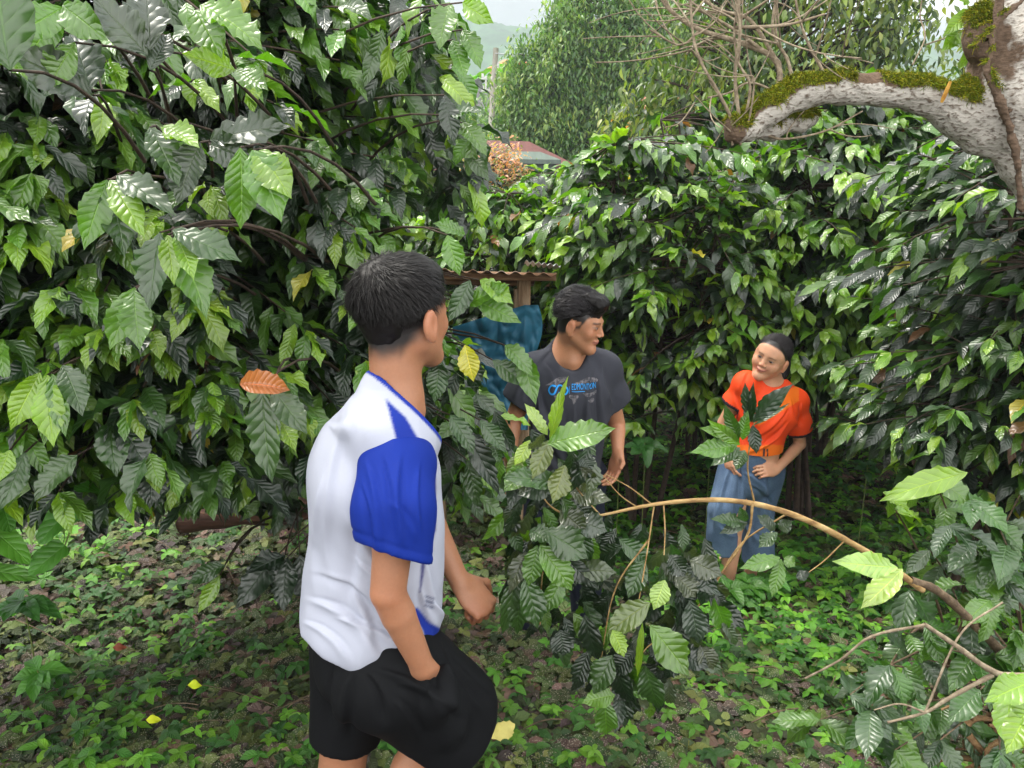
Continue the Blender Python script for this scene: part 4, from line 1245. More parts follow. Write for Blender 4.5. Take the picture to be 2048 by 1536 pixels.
    for s in (0, 1):
        for j in range(nv + 1):
            v = j / nv
            for i in range(nu + 1):
                u = i / nu
                px = 905 + (1086 - 905) * u
                if u > .82: px = 1053 + 32 * math.sin((u - .82) / .18 * math.pi / 2) * (math.sin(min(1, v * 1.5 + .25) * math.pi) * .9 + .1)
                q3 = np.array([[u * .8, v * .6, .3]])
                Y = 4.12 + 0.10 * max(0, (u - .8)) * 5 + .035 * (1 - 2 * abs(float(fnoise(q3, 2.6, 21)[0]))) + .018 * (1 - 2 * abs(float(fnoise(q3, 6.5, 22)[0]))) + .05 * math.sin(v * 3.1)
                top = 610 if u > .8 else 610 + (0.8 - u) * 55
                V.append(W(px, top + (860 - top) * v, Y + s * .004))
    f0 = grid_faces(nu, nv)
    o = mesh_obj('shade_net', np.array(V), np.vstack([f0, f0[:, ::-1] + (nu + 1) * (nv + 1)]), m, None)
    tag(o, 'crumpled blue shade net wrapped round the shelter post', 'net')
    # timber stack / log at the left behind the bush
    for k, (a, b_, r_, lab) in enumerate(((W(330, 985, 3.9), W(760, 905, 4.0), .11, 'thick reddish brown log lying behind the big left bush, above the thinner one'), (W(360, 1045, 3.7), W(720, 1010, 3.75), .06, 'thin brown log on the ground in front of the thicker log'))):
        n = 40
        P = spline([a, (a + b_) / 2 + np.array((0, 0, .015)), b_], n)
        V, F, _ = tubes([(P, r_ * (1 + .05 * np.sin(np.arange(n) * .8)))], 20)
        V = V + vnormals(V, F) * (0.006 * fnoise(V, 8, k))[:, None]
        Fl = [tuple(int(q) for q in f) for f in F] + [tuple(range(19, -1, -1)), tuple((n - 1) * 20 + q for q in range(20))]
        o = mesh_obj('log', V, Fl, noise_mat('log_wood', [(0.3, (0.02, 0.011, 0.008)), (0.55, (0.07, 0.032, 0.02)), (0.75, (0.17, 0.09, 0.05))], 6, bump=1, stretch=(.4, 6, 6), bdist=.01), None)
        tag(o, lab, 'log')


shelter()


# ---------------------------------------------------------------- ground cover
def ground_cover():
    rng = random.Random(77)
    np.random.seed(77)

    def patch(x, y):   # brightness of the low weeds: right and far are greener
        return 0.5 + 0.5 * math.sin(x * 1.9 + 1.0) * math.sin(y * 1.6 + 0.4) + 0.35 * math.sin(x * 4.3 + y * 3.1)
    # spotted creeping plant
    L = Leaves(2, 3, 0.5)
    LW = Leaves(2, 5, 0.6)
    stems = []
    pal = [(0.035, 0.060, 0.018), (0.055, 0.080, 0.025), (0.085, 0.12, 0.035), (0.065, 0.045, 0.038), (0.030, 0.040, 0.016), (0.12, 0.15, 0.045), (0.12, 0.08, 0.06)]
    wp = [(0.04, 0.14, 0.012), (0.08, 0.22, 0.014), (0.13, 0.30, 0.02), (0.025, 0.09, 0.01)]
    n = 0
    while n < 38000:
        y = 2.0 + 7.0 * rng.random() ** 1.9
        hw = 0.72 * y + 0.4
        x = rng.uniform(-hw, hw)
        r = patch(x, y)
        right = smooth01(-.3, .9, x) * smooth01(2.3, 3.2, y)
        isweed = rng.random() < 0.08 + 0.62 * right * (0.45 + 0.55 * max(0, min(1, r))) + (0.15 if (x < -1.3 and r > .7) else 0)
        z = float(ground_z(x, y)) + rng.uniform(0, 1) ** 1.4 * (0.10 if not isweed else 0.15) + 0.02
        k = rng.randint(3, 5)
        a0 = rng.uniform(0, 6.28)
        c = vary(rng.choice(pal), .3, rng) if not isweed else vary(rng.choice(wp), .25, rng)
        sc = 1.0 if y < 3.4 else 1.25
        for q in range(k):
            az = a0 + q * 6.28 / k + rng.uniform(-.3, .3)
            d = np.array((math.cos(az), math.sin(az), rng.uniform(-.35, .35)))
            if isweed:
                ll = rng.uniform(.030, .065) * sc
                LW.add((x, y, z), d, (rng.uniform(-.3, .3), rng.uniform(-.6, .1), 1), ll, ll * .48, rng.uniform(.2, .9), c)
            else:
                ll = rng.uniform(.030, .066) * sc
                L.add((x, y, z), d, (rng.uniform(-.4, .4), rng.uniform(-.6, .2), 1), ll, ll * .66, rng.uniform(.1, .9), vary(c, .12, rng))
        n += 1
    o = L.build('ground_cover', M_COVER, None, 'ell')
    tag(o, 'carpet of low spotted brown green leaves on the slope', 'ground cover', kind='stuff')
    o = LW.build('weeds', M_WEED, None, 'ell')
    tag(o, 'bright green low weeds spreading through the clearing', 'weeds', kind='stuff')

    # leaf litter and twigs
    LL = Leaves(2, 4, 0.8)
    for _ in range(380):
        y = 2.0 + 5 * rng.random() ** 1.4
        x = rng.uniform(-.75 * y, .75 * y)
        z = float(ground_z(x, y)) + rng.uniform(.02, .09)
        d = np.array((rng.uniform(-1, 1), rng.uniform(-1, 1), rng.uniform(-.2, .2)))
        LL.add((x, y, z), d, (rng.uniform(-.5, .5), rng.uniform(-.5, .5), 1), rng.uniform(.03, .09), rng.uniform(.015, .035), rng.uniform(-.8, 1), vary(rng.choice([(0.16, .08, .04), (.08, .045, .03), (.24, .15, .08), (.12, .05, .03)]), .3, rng))
    o = LL.build('leaf_litter', attr_mat('litter', 0.8, bump=.4), None)
    tag(o, 'scattered dry brown leaves among the ground plants', 'leaf litter', kind='stuff')
    ps = []
    for _ in range(110):
        y = 2.1 + 4.5 * rng.random() ** 1.3
        x = rng.uniform(-.7 * y, .7 * y)
        a = np.array((x, y, float(ground_z(x, y)) + .10))
        b = a + np.array((rng.uniform(-.4, .4), rng.uniform(-.3, .3), rng.uniform(-.05, .10)))
        ps.append((bez(a, (a + b) / 2 + np.array((0, 0, .04)), b, 6), rng.uniform(.001, .0028)))
    V, F, _ = tubes(ps, 5)
    o = mesh_obj('fallen_twigs', V, F, M_BARK, None)
    tag(o, 'thin fallen twigs lying over the ground plants', 'twigs', kind='stuff')

    # leafy seedlings one can tell apart
    def seedling(px, py, Y, s, c, label, name='seedling', nl=8, shape='ell', grp=None):
        P = W(px, py, Y)
        g = float(ground_z(P[0], P[1]))
        e = empty(name, (P[0], P[1], g), label, 'seedling', grp)
        L_ = Leaves(4, 8, .6)
        top = max(P[2], g + .08)
        st = [(bez(np.array((P[0], P[1], g)), np.array((P[0] + .01, P[1], (g + top) / 2)), np.array((P[0], P[1], top)), 5), .003)]
        for k in range(nl):
            az = k * 2.4 + rng.uniform(-.3, .3)
            f = 1 - (k / nl) * .75
            d = np.array((math.cos(az), math.sin(az), .1 + rng.uniform(-.2, .4)))
            L_.add((P[0], P[1], top - (k / nl) * .05), d, (0, -.3, 1), s * rng.uniform(.75, 1.1), s * .5, rng.uniform(.4, 1.0), vary(c, .15, rng))
        L_.build('leaves', M_WEED, e, shape)
        V_, F_, _ = tubes(st, 5)
        mesh_obj('stem', V_, F_, M_GREENSTEM, e)
    seedling(440, 1500, 2.25, .09, (0.06, .18, .02), 'bright green broad leaved seedling at the bottom edge, left of the white shirt', nl=9)
    seedling(505, 1525, 2.2, .08, (0.07, .21, .02), 'second bright seedling at the bottom edge, just right of the broad leaved one', nl=8)
    seedling(75, 1340, 2.5, .12, (0.07, .22, .02), 'lush light green seedling on the far left ground', nl=9)
    seedling(130, 1445, 2.35, .10, (0.06, .20, .02), 'smaller light green seedling below the lush one at the far left', nl=10)
    seedling(45, 1200, 2.7, .14, (0.04, .15, .02), 'dark leafed seedling at the left edge under the heart shaped leaves', nl=10)
    seedling(295, 1355, 2.45, .08, (0.05, .14, .02), 'lone pointed green seedling in the spotted carpet on the left', nl=5)
    seedling(1045, 1440, 2.3, .08, (0.06, .17, .03), 'pale green seedling right of the black shorts, behind the yellow leaf', nl=9)
    seedling(1120, 1425, 2.35, .08, (0.05, .15, .03), 'pale green seedling under the hanging leaf clump', nl=9)
    seedling(1390, 1470, 2.3, .075, (0.05, .16, .03), 'seedling with pale leaves at the bottom, between leaf clump and sapling', nl=9)
    seedling(1560, 1480, 2.25, .07, (0.04, .10, .03), 'greyish green seedling at the bottom, left of the tangled sapling', nl=8)
    seedling(1460, 1400, 2.5, .07, (0.06, .2, .02), 'small vivid seedling right of the hanging leaf clump', nl=9)
    seedling(1290, 885, 4.2, .17, (0.02, .085, .012), 'big dark heart leaved plant behind the boy in grey, right of his hand', nl=8, shape='heart')
    seedling(1240, 850, 4.4, .16, (0.015, .06, .01), 'dark leafy plant in the shade under the coffee row, near the boy in grey', nl=8, shape='heart')
    seedling(1420, 905, 4.4, .10, (0.02, .085, .012), 'low dark leaved plant in the shade left of the orange shirt', nl=8)
    for k_, (a_, b_, y_, lb) in enumerate(((1425, 1150, 3.55, 'left of the bare shin'), (1462, 1175, 3.45, 'in front of the bare shin'), (1500, 1165, 3.5, 'between bare shin and jeans hem'), (1545, 1160, 3.55, 'right of the jeans hem'))):
        seedling(a_, b_, y_, .13, (0.04, .13, .012), 'knee high green plant at the feet of the girl, ' + lb, nl=16)
    seedling(1735, 930, 4.3, .10, (0.02, .075, .015), 'grey green plant in the shade right of the blue jeans', nl=8)

    # heart leaved creeper at the left
    e = empty('creeper', W(60, 1000, 1.7), 'creeper with bright heart shaped leaves hanging at the left edge', 'creeper')
    L_ = Leaves(8, 12, .5)
    for b, tp, w_, c in (((150, 1010), (78, 1072), .095, (0.06, .20, .02)), ((130, 1090), (65, 1142), .085, (0.06, .19, .02)), ((5, 1010), (20, 1050), .07, (.06, .19, .02)), ((-10, 1065), (50, 1110), .07, (.08, .23, .02)), ((205, 985), (160, 975), .07, (.05, .17, .02)), ((-20, 1140), (55, 1150), .05, (.07, .2, .02))):
        A = W(*b, 1.7); B = W(*tp, 1.64)
        L_.add(A, B - A, (0.1, -.6, 1), np.linalg.norm(B - A) * 1.15, w_, .25, c, .2)
    L_.build('leaves', M_WEED, e, 'heart')
    ps = [(spline([W(-20, 950, 1.75), W(60, 985, 1.72), W(150, 1010, 1.7), W(140, 1060, 1.7), W(130, 1090, 1.7)], 14), .002), (spline([W(112, 960, 1.72), W(140, 1000, 1.7)], 5), .0015)]
    V, F, _ = tubes(ps, 5)
    mesh_obj('stem', V, F, M_GREENSTEM, e)

    # big pale yellow fallen leaf right of the shorts
    Y_ = Leaves(8, 14, 1.2)
    A = W(1030, 1448, 2.12); B = W(970, 1482, 2.05)
    Y_.add(A, B - A, (0.1, -.8, 1), .105, .062, -.3, (0.50, 0.44, 0.13), .1)
    o = Y_.build('yellow_leaf', attr_mat('yellow_leaf', .6, nscale=40, bump=.5, var=.35), None)
    tag(o, 'pale yellow torn fallen leaf right of the black shorts', 'fallen leaf')
    for lab, px, py, Y_, c in (('reddish brown dry leaf low on the left slope', 225, 1295, 2.5, (.22, .06, .03)), ('small vivid yellow leaf on the left slope, nearest the camera', 292, 1440, 2.25, (.55, .62, .02)), ('small vivid yellow leaf on the left slope, farther up the slope', 375, 1370, 2.35, (.5, .6, .02)),
                               ('pale tan dry leaf lying by the girl\'s foot', 1405, 1112, 3.5, (.45, .28, .2))):
        q = Leaves(4, 8, 1.0)
        A = W(px, py, Y_ - .03)
        g_ = float(ground_z(A[0], A[1]))
        A[2] = max(A[2], g_ + .10)
        q.add(A, (1, .2, .0), (0, -.7, 1), .05 if 'tan' not in lab else .13, .03 if 'tan' not in lab else .06, .7, c, .2)
        o = q.build('fallen_leaf', attr_mat('fallen_leaf', .6, bump=.4), None)
        tag(o, lab, 'fallen leaf')


ground_cover()


# ---------------------------------------------------------------- trees and village beyond the hedge
def crown_tree(name, base, label, h, crown, leaf, pal, seed, group=None, hang=0.5, nclump=240, per=26, ratio=.36, trunk_r=.12, nv=3, clump=.32, tips=None, mat=None):
    """crown: list of (centre rel. to base, radii). Leaf tufts sit on twig ends spread through the crown"""
    rng = random.Random(seed)
    np.random.seed(seed)
    e = empty(name, base, label, 'tree' if name != 'bamboo_clump' else 'bamboo', group)
    L = Leaves(2, nv, 0.0)
    ps = []
    top = max(c[2] + r[2] for c, r in crown)
    tr = bez(np.zeros(3), np.array((rng.uniform(-.3, .3), 0, top * .5)), np.array((rng.uniform(-.4, .4), 0, top * .85)), 10)
    ps.append((tr, np.linspace(trunk_r, trunk_r * .3, 10)))
    wts = [r[0] * r[2] for c, r in crown]
    for _ in range(nclump):
        c, r = rng.choices(crown, wts)[0]
        c = np.array(c, float); r = np.array(r, float)
        th = rng.uniform(0, 6.28); u = rng.uniform(-.9, 1); q = math.sqrt(1 - u * u)
        dv = np.array((q * math.cos(th), q * math.sin(th), u))
        if dv[1] > .5 and rng.random() < .7: continue
        p = c + r * dv * rng.uniform(.45, 1) ** .5
        i = int(np.clip(np.argmin(np.abs(tr[:, 2] - (p[2] - .3 * r[2]))), 1, 9))
        if rng.random() < .5:
            ps.append((bez(tr[i], (tr[i] + p) / 2 + np.array((0, 0, .25)), p, 6), np.linspace(trunk_r * .25, .012, 6)))
        base_c = pal[min(len(pal) - 1, int(rng.random() ** 1.3 * len(pal)))]
        if tips and rng.random() < tips[0] and dv[2] > -.2: base_c = tips[1]
        for k in range(per):
            o_ = np.array((rng.gauss(0, clump), rng.gauss(0, clump), rng.gauss(0, clump * (.6 + hang))))
            d = np.array((rng.uniform(-1, 1), rng.uniform(-1, 1), -hang * rng.uniform(.3, 2) + .2))
            ll = leaf * rng.uniform(.7, 1.25)
            L.add(p + o_, d, (rng.uniform(-.6, .6), rng.uniform(-.9, .3), 1), ll, ll * ratio, rng.uniform(.2, 1), vary(base_c, .25, rng))
    L.build('crown', mat or M_TREE, e, 'ell', world=False)
    V, F, _ = tubes(ps, 6)
    mesh_obj('trunk', V, F, M_DARKBARK, e, world=False)
    return e


def at_ground(px, Y):
    x = (px - 1024) / FPX * Y / CP
    return (x, Y, float(ground_z(x, Y)))


OLIVE = [(0.026, .052, .010), (0.055, .095, .014), (0.10, .145, .020), (.16, .20, .045)]
# fruit trees right behind the hedge
crown_tree('fruit_tree', at_ground(1500, 12.5), 'olive green fruit tree with drooping leaves behind the bare twigs', 7, [((0, 0, 4.0), (2.2, 1.6, 2.4)), ((-1.2, 0, 3.1), (1.5, 1.2, 1.5)), ((0.6, 0, 5.8), (1.8, 1.2, 1.6))], .17, OLIVE, 31, hang=.8, nclump=520, per=34, clump=.22)
crown_tree('fruit_tree', at_ground(1730, 13.5), 'dark green fruit tree seen above the mossy limb', 7, [((-.3, 0, 3.3), (1.6, 1.5, 1.5)), ((-.7, 0, 2.6), (1.6, 1.2, 1.3)), ((1.3, 0, 3.0), (1.3, 1, 1.3))], .17, OLIVE[:3], 32, hang=.8, nclump=380, per=34, clump=.22)
crown_tree('fruit_tree', at_ground(1880, 17.0), 'small loose tree against the pale sky by the tree burl', 7, [((0, 0, 3.4), (1.6, 1.4, 1.9)), ((-.2, 0, 5.2), (.55, .6, .9))], .17, OLIVE[1:], 37, hang=.7, nclump=150, per=26, clump=.25)
crown_tree('flowering_tree', at_ground(1290, 14.0), 'bush with salmon pink young leaves rising left of the olive green fruit tree', 4, [((0, 0, 3.0), (1.1, 1, 1.1)), ((.6, 0, 3.7), (.9, .8, 1.0))], .14, OLIVE[:3], 33, hang=.4, nclump=170, per=26, clump=.2, tips=(.38, (.42, .20, .09)))
crown_tree('flowering_tree', at_ground(1360, 15.0), 'salmon tipped bush just below the olive green fruit tree', 4, [((0, 0, 3.2), (1.1, 1, 1.5))], .14, OLIVE[:3], 34, hang=.4, nclump=130, per=26, clump=.2, tips=(.3, (.45, .20, .10)))
# bamboo and valley trees
BG = [(0.045, .105, .022), (.075, .155, .03), (.12, .21, .04), (.19, .27, .07)]
crown_tree('bamboo_clump', at_ground(1120, 27), 'tall feathery bamboo clump hung with creepers right of the utility pole', 12, [((-.4, 0, 6.2), (1.3, 1.5, 2.6)), ((.5, 0, 4.0), (2.3, 1.5, 3.2)), ((-1.6, 0, 3.6), (1.3, 1.2, 2.8)), ((.1, 0, 8.2), (.9, .9, 1.7)), ((2.0, 0, 5.0), (1.3, 1.2, 2.4)), ((2.6, 0, 7.4), (1.8, 1.2, 2.8)), ((1.2, 0, 8.4), (1.5, 1.1, 2.2)), ((-1.0, 0, 6.6), (1.2, 1.1, 1.8))], .21, BG, 51, hang=.8, nclump=2000, per=34, ratio=.34, clump=.22)
crown_tree('bamboo_clump', at_ground(1290, 30), 'lighter bamboo clump to the right of the creeper hung one', 12, [((0, 0, 6.5), (2.0, 1.5, 2.8)), ((.4, 0, 3.6), (2.2, 1.3, 3)), ((.8, 0, 8.8), (1.6, 1.1, 1.6))], .25, BG[1:] + [(.17, .23, .06)], 52, hang=.8, nclump=900, per=34, ratio=.36, clump=.25)
crown_tree('valley_tree', at_ground(930, 40), 'pale green tree in the valley left of the utility pole', 9, [((0, 0, 5.0), (2.2, 2, 2.4)), ((-2.4, 0, 4.0), (2.4, 2, 2.4))], .42, BG, 53, nclump=200, per=26, clump=.4)
crown_tree('valley_tree', at_ground(1003, 46), 'slim pale tree standing right behind the top of the utility pole', 9, [((0, 0, 6.5), (1.4, 1.4, 2.6))], .42, BG, 54, nclump=120, per=24, clump=.4)
crown_tree('valley_tree', at_ground(1400, 44), 'far green tree on the slope behind the bamboo', 12, [((0, 0, 8.5), (5, 3, 4.0))], .5, BG, 55, nclump=300, per=24, clump=.55)
crown_tree('valley_tree', at_ground(830, 32), 'valley tree glimpsed through the big left bush', 9, [((0, 0, 4.5), (3.2, 2, 3.0))], .42, BG[1:], 56, nclump=200, per=26, clump=.4)
crown_tree('valley_tree', at_ground(640, 30), 'valley tree hidden behind the middle of the big left bush', 9, [((0, 0, 4.5), (3.6, 2, 3.0))], .42, BG[1:], 57, nclump=160, per=26, clump=.4)
crown_tree('valley_tree', at_ground(1560, 34), 'valley tree behind the olive green fruit tree', 9, [((0, 0, 5.5), (4.2, 2, 3.6))], .42, BG, 58, nclump=220, per=26, clump=.4)
crown_tree('autumn_shrub', at_ground(985, 17), 'shrub with rusty pink and orange leaves in front of the maroon roof', 4, [((0, 0, 3.05), (1.0, .8, 1.0)), ((-.7, 0, 2.8), (.7, .7, .9)), ((.75, 0, 2.7), (.6, .5, .8))], .12, [(.36, .17, .06), (.48, .24, .14), (.20, .22, .06), (.11, .15, .04)], 59, hang=.3, nclump=260, per=26, clump=.16)
crown_tree('fern_shrub', at_ground(1845, 12.0), 'bright yellow green feathery shrub under the arch of the mossy limb', 4, [((0, 0, 3.0), (.95, .6, .9)), ((.5, 0, 2.8), (.7, .6, .7))], .10, [(.16, .30, .03), (.22, .36, .05), (.28, .40, .08)], 60, hang=.1, nclump=190, per=34, ratio=.25, clump=.16)
# leafy crowns that close the gaps left of the frame and right of it
crown_tree('fruit_tree', at_ground(2050, 11.0), 'dark tree behind the white trunk at the right edge', 7, [((0, 0, 2.9), (1.6, 1.2, 1.8))], .17, OLIVE[:3], 35, nclump=170, per=26, clump=.25)


def banana(px, py, Y, label, s=1.0, seed=1):
    rng = random.Random(seed)
    b = at_ground(px, Y)
    e = empty('banana_plant', b, label, 'banana plant', 'banana plants by the utility pole')
    P = W(px, py, Y)
    h = P[2] - b[2]
    L = Leaves(4, 10, .8)
    for k in range(9):
        az = k * 2.4 + rng.uniform(-.4, .4)
        el = rng.uniform(.5, 1.5)
        d = np.array((math.cos(az), math.sin(az), el * 1.3))
        L.add((0, 0, h - .1), d, nrm(np.array((-math.cos(az), -math.sin(az), 1.2))), s * rng.uniform(1.2, 1.9), s * .42, rng.uniform(.7, 1.5), vary((.09, .22, .03), .25, rng), .3)
    L.build('leaves', M_TREE, e, 'strap', world=False)
    V, F, _ = tubes([(np.array([(0, 0, -.1), (0.03, 0, h * .5), (0, 0, h)]), np.array([.14, .12, .08]) * s)], 10)
    mesh_obj('trunk', V, F, M_GREENSTEM, e, world=False)


banana(955, 175, 33, 'banana plant left of the utility pole', 1.0, 1)
banana(1015, 175, 33, 'banana plant between the utility pole and the bamboo, below the orange roof', 1.1, 2)
banana(1040, 190, 34, 'smaller banana plant partly hidden by the bamboo', .9, 3)
banana(925, 190, 31, 'banana plant nearest the edge of the big left bush', 1.0, 4)


def bx(V, F, c, s, rot=None):
    c = np.array(c, float); s = np.array(s, float) / 2
    q = np.array([(-1, -1, -1), (1, -1, -1), (1, 1, -1), (-1, 1, -1), (-1, -1, 1), (1, -1, 1), (1, 1, 1), (-1, 1, 1)]) * s
    if rot is not None: q = q @ np.array(rot).T
    o = len(V)
    V.extend((q + c).tolist())
    F.extend([tuple(o + k for k in f) for f in ((0, 3, 2, 1), (4, 5, 6, 7), (0, 1, 5, 4), (1, 2, 6, 5), (2, 3, 7, 6), (3, 0, 4, 7))])


def pole_and_wires():
    Y = 30.0
    top = W(992, 96, Y); bot = W(976, 356, Y)
    d = nrm(top - bot)
    g = bot + d * ((float(ground_z(bot[0], Y)) - bot[2]) / d[2])
    e = empty('utility_pole', g, 'leaning pale concrete utility pole carrying wires in the valley', 'utility pole')
    m = noise_mat('concrete', [(0.3, (.55, .50, .44)), (.7, (.75, .70, .64))], 3, bump=.2)
    V, F, _ = tubes([(np.array([g - d * .3, (g + top) / 2, top]), np.array([.15, .13, .10]))], 8)
    Fl = [tuple(int(q) for q in f) for f in F] + [tuple(16 + k for k in range(8))]
    mesh_obj('post', V, Fl, m, e)
    mm = noise_mat('galvanised', [(0.3, (.5, .5, .5)), (.7, (.7, .7, .7))], 9, rough=.5)
    for py, dx in ((157, -.42), (181, -.42), (135, .15)):
        P = W(988, py, Y)
        V, F = [], []
        bx(V, F, (P[0] + dx / 2, Y - .02, P[2]), (abs(dx) + .1, .09, .08))
        mesh_obj('bracket', V, F, mm, e, False)
        V, F = [], []
        bx(V, F, (P[0] + dx, Y - .02, P[2] + .10), (.09, .09, .14))
        mesh_obj('insulator', V, F, mm, e, False)
    V, F = [], []
    P = W(972, 168, Y)
    bx(V, F, (P[0], Y - .02, P[2]), (.07, .07, .55))
    mesh_obj('bracket', V, F, mm, e, False)
    mw = noise_mat('wire', [(0.3, (.35, .37, .38)), (.7, (.5, .5, .5))], 9)
    G = 'power lines strung from the utility pole'
    for y0, y1, lab in ((107, 112, 'topmost thin power line crossing in front of the bamboo'), (148, 150, 'thicker grey power line at the level of the pole brackets'), (176, 177, 'thin power line just below the thicker grey one'),
                        (262, 290, 'upper one of the low cables above the maroon roof'), (268, 298, 'second of the low cables above the maroon roof'), (275, 306, 'third of the low cables above the maroon roof'), (283, 314, 'lowest cable above the maroon roof')):
        a = W(990 if y0 < 200 else 1000, y0, Y - .1); b = W(1700, y1, Y + 4)
        t = np.linspace(0, 1, 40)[:, None]
        P = a + (b - a) * t
        P[:, 2] -= .25 * (4 * t[:, 0] * (1 - t[:, 0]))
        V, F, _ = tubes([(P, .036 if y0 == 148 else .020)], 5)
        o = mesh_obj('power_line', V, F, mw, None)
        tag(o, lab, 'power line', G)


pole_and_wires()


def houses():
    # maroon roof house
    def gable(px, py, Y, wdt, dep, rise, wallh, rc, wc, label, name='house', yaw=0.0):
        P = W(px, py, Y)          # ridge midpoint
        ez = P[2] - rise
        e = empty(name, (P[0], P[1], float(ground_z(P[0], Y))), label, 'house')
        c, s = math.cos(yaw), math.sin(yaw)
        R = np.array(((c, -s, 0), (s, c, 0), (0, 0, 1)))
        O = np.array((P[0], P[1], ez))
        hw, hd = wdt / 2, dep / 2
        g = float(ground_z(P[0], Y)) - ez - 1
        V, F = [], []
        bx(V, F, (0, 0, g / 2 - .05), (wdt * .86, dep * .86, -g))
        mesh_obj('wall', np.array(V) @ R.T + O, F, noise_mat(name + '_wall', [(0.3, wc), (.7, tuple(min(1, q * 1.3) for q in wc))], 1.5, bump=.1), e, False)
        th = .12
        V = [(-hw, -hd, 0), (hw, -hd, 0), (hw, hd, 0), (-hw, hd, 0), (-hw * .55, 0, rise), (hw * .55, 0, rise)]
        V2 = [(x, y, z - th) for x, y, z in V]
        F = [(0, 1, 5, 4), (1, 2, 5), (2, 3, 4, 5), (3, 0, 4)]
        n = 6
        F += [tuple(q + n for q in f[::-1]) for f in F] + [(0, n, n + 1, 1), (1, n + 1, n + 2, 2), (2, n + 2, n + 3, 3), (3, n + 3, n, 0)]
        rm = noise_mat(name + '_roof', [(0.3, tuple(q * .8 for q in rc)), (.7, tuple(min(1, q * 1.25) for q in rc))], 1.2, rough=.6, bump=.3, stretch=(6, .6, .6))
        mesh_obj('roof', np.array(V + V2) @ R.T + O, F, rm, e, False)
        for k in (-1, 0, 1):
            V, F = [], []
            bx(V, F, (k * wdt * .24, -dep * .43 - .02, -1.0), (wdt * .1, .05, .9))
            mesh_obj('window', np.array(V) @ R.T + O, F, noise_mat('window_dark', [(0, (.03, .04, .05)), (1, (.05, .06, .07))], 1, rough=.2), e, False)
        return e
    gable(1000, 281, 24, 3.6, 3.2, .75, 2, (.12, .05, .045), (.12, .14, .11), 'house with maroon hipped roof, half hidden by the rusty pink shrub', yaw=.45)
    gable(1052, 303, 23, 1.6, 1.6, .25, 2, (.10, .13, .11), (.07, .09, .08), 'pale green lean-to roof right of the maroon roof', 'lean_to', yaw=.3)
    gable(1030, 121, 55, 3.0, 3.0, .45, 2, (.62, .17, .06), (.55, .42, .25), 'small house with bright orange roof on the slope above the banana plants', 'hill_house', yaw=.5)


houses()
# ---------------------------------------------------------------- people
M_SKIN = attr_mat('skin', 0.48, 0.4, nscale=160, bump=0.25, var=0.10, sss=0.25, bdist=0.001)
M_HAIR = attr_mat('hair', 0.5, 0.16, nscale=200, bump=0.1, var=0.3)


def frame(fwd, up=(0, 0, 1)):
    """columns: right, forward, up"""
    f = nrm(fwd)
    r = nrm(np.cross(f, up))
    u = np.cross(r, f)
    return np.stack([r, f, u], 1)


def cloth_mat(name, rough=0.85, weave=500, sheen=0.0, var=0.05, spec=0.2):
    return attr_mat(name, rough, spec, nscale=weave, bump=0.12, var=var, sheen=sheen, bdist=0.001)


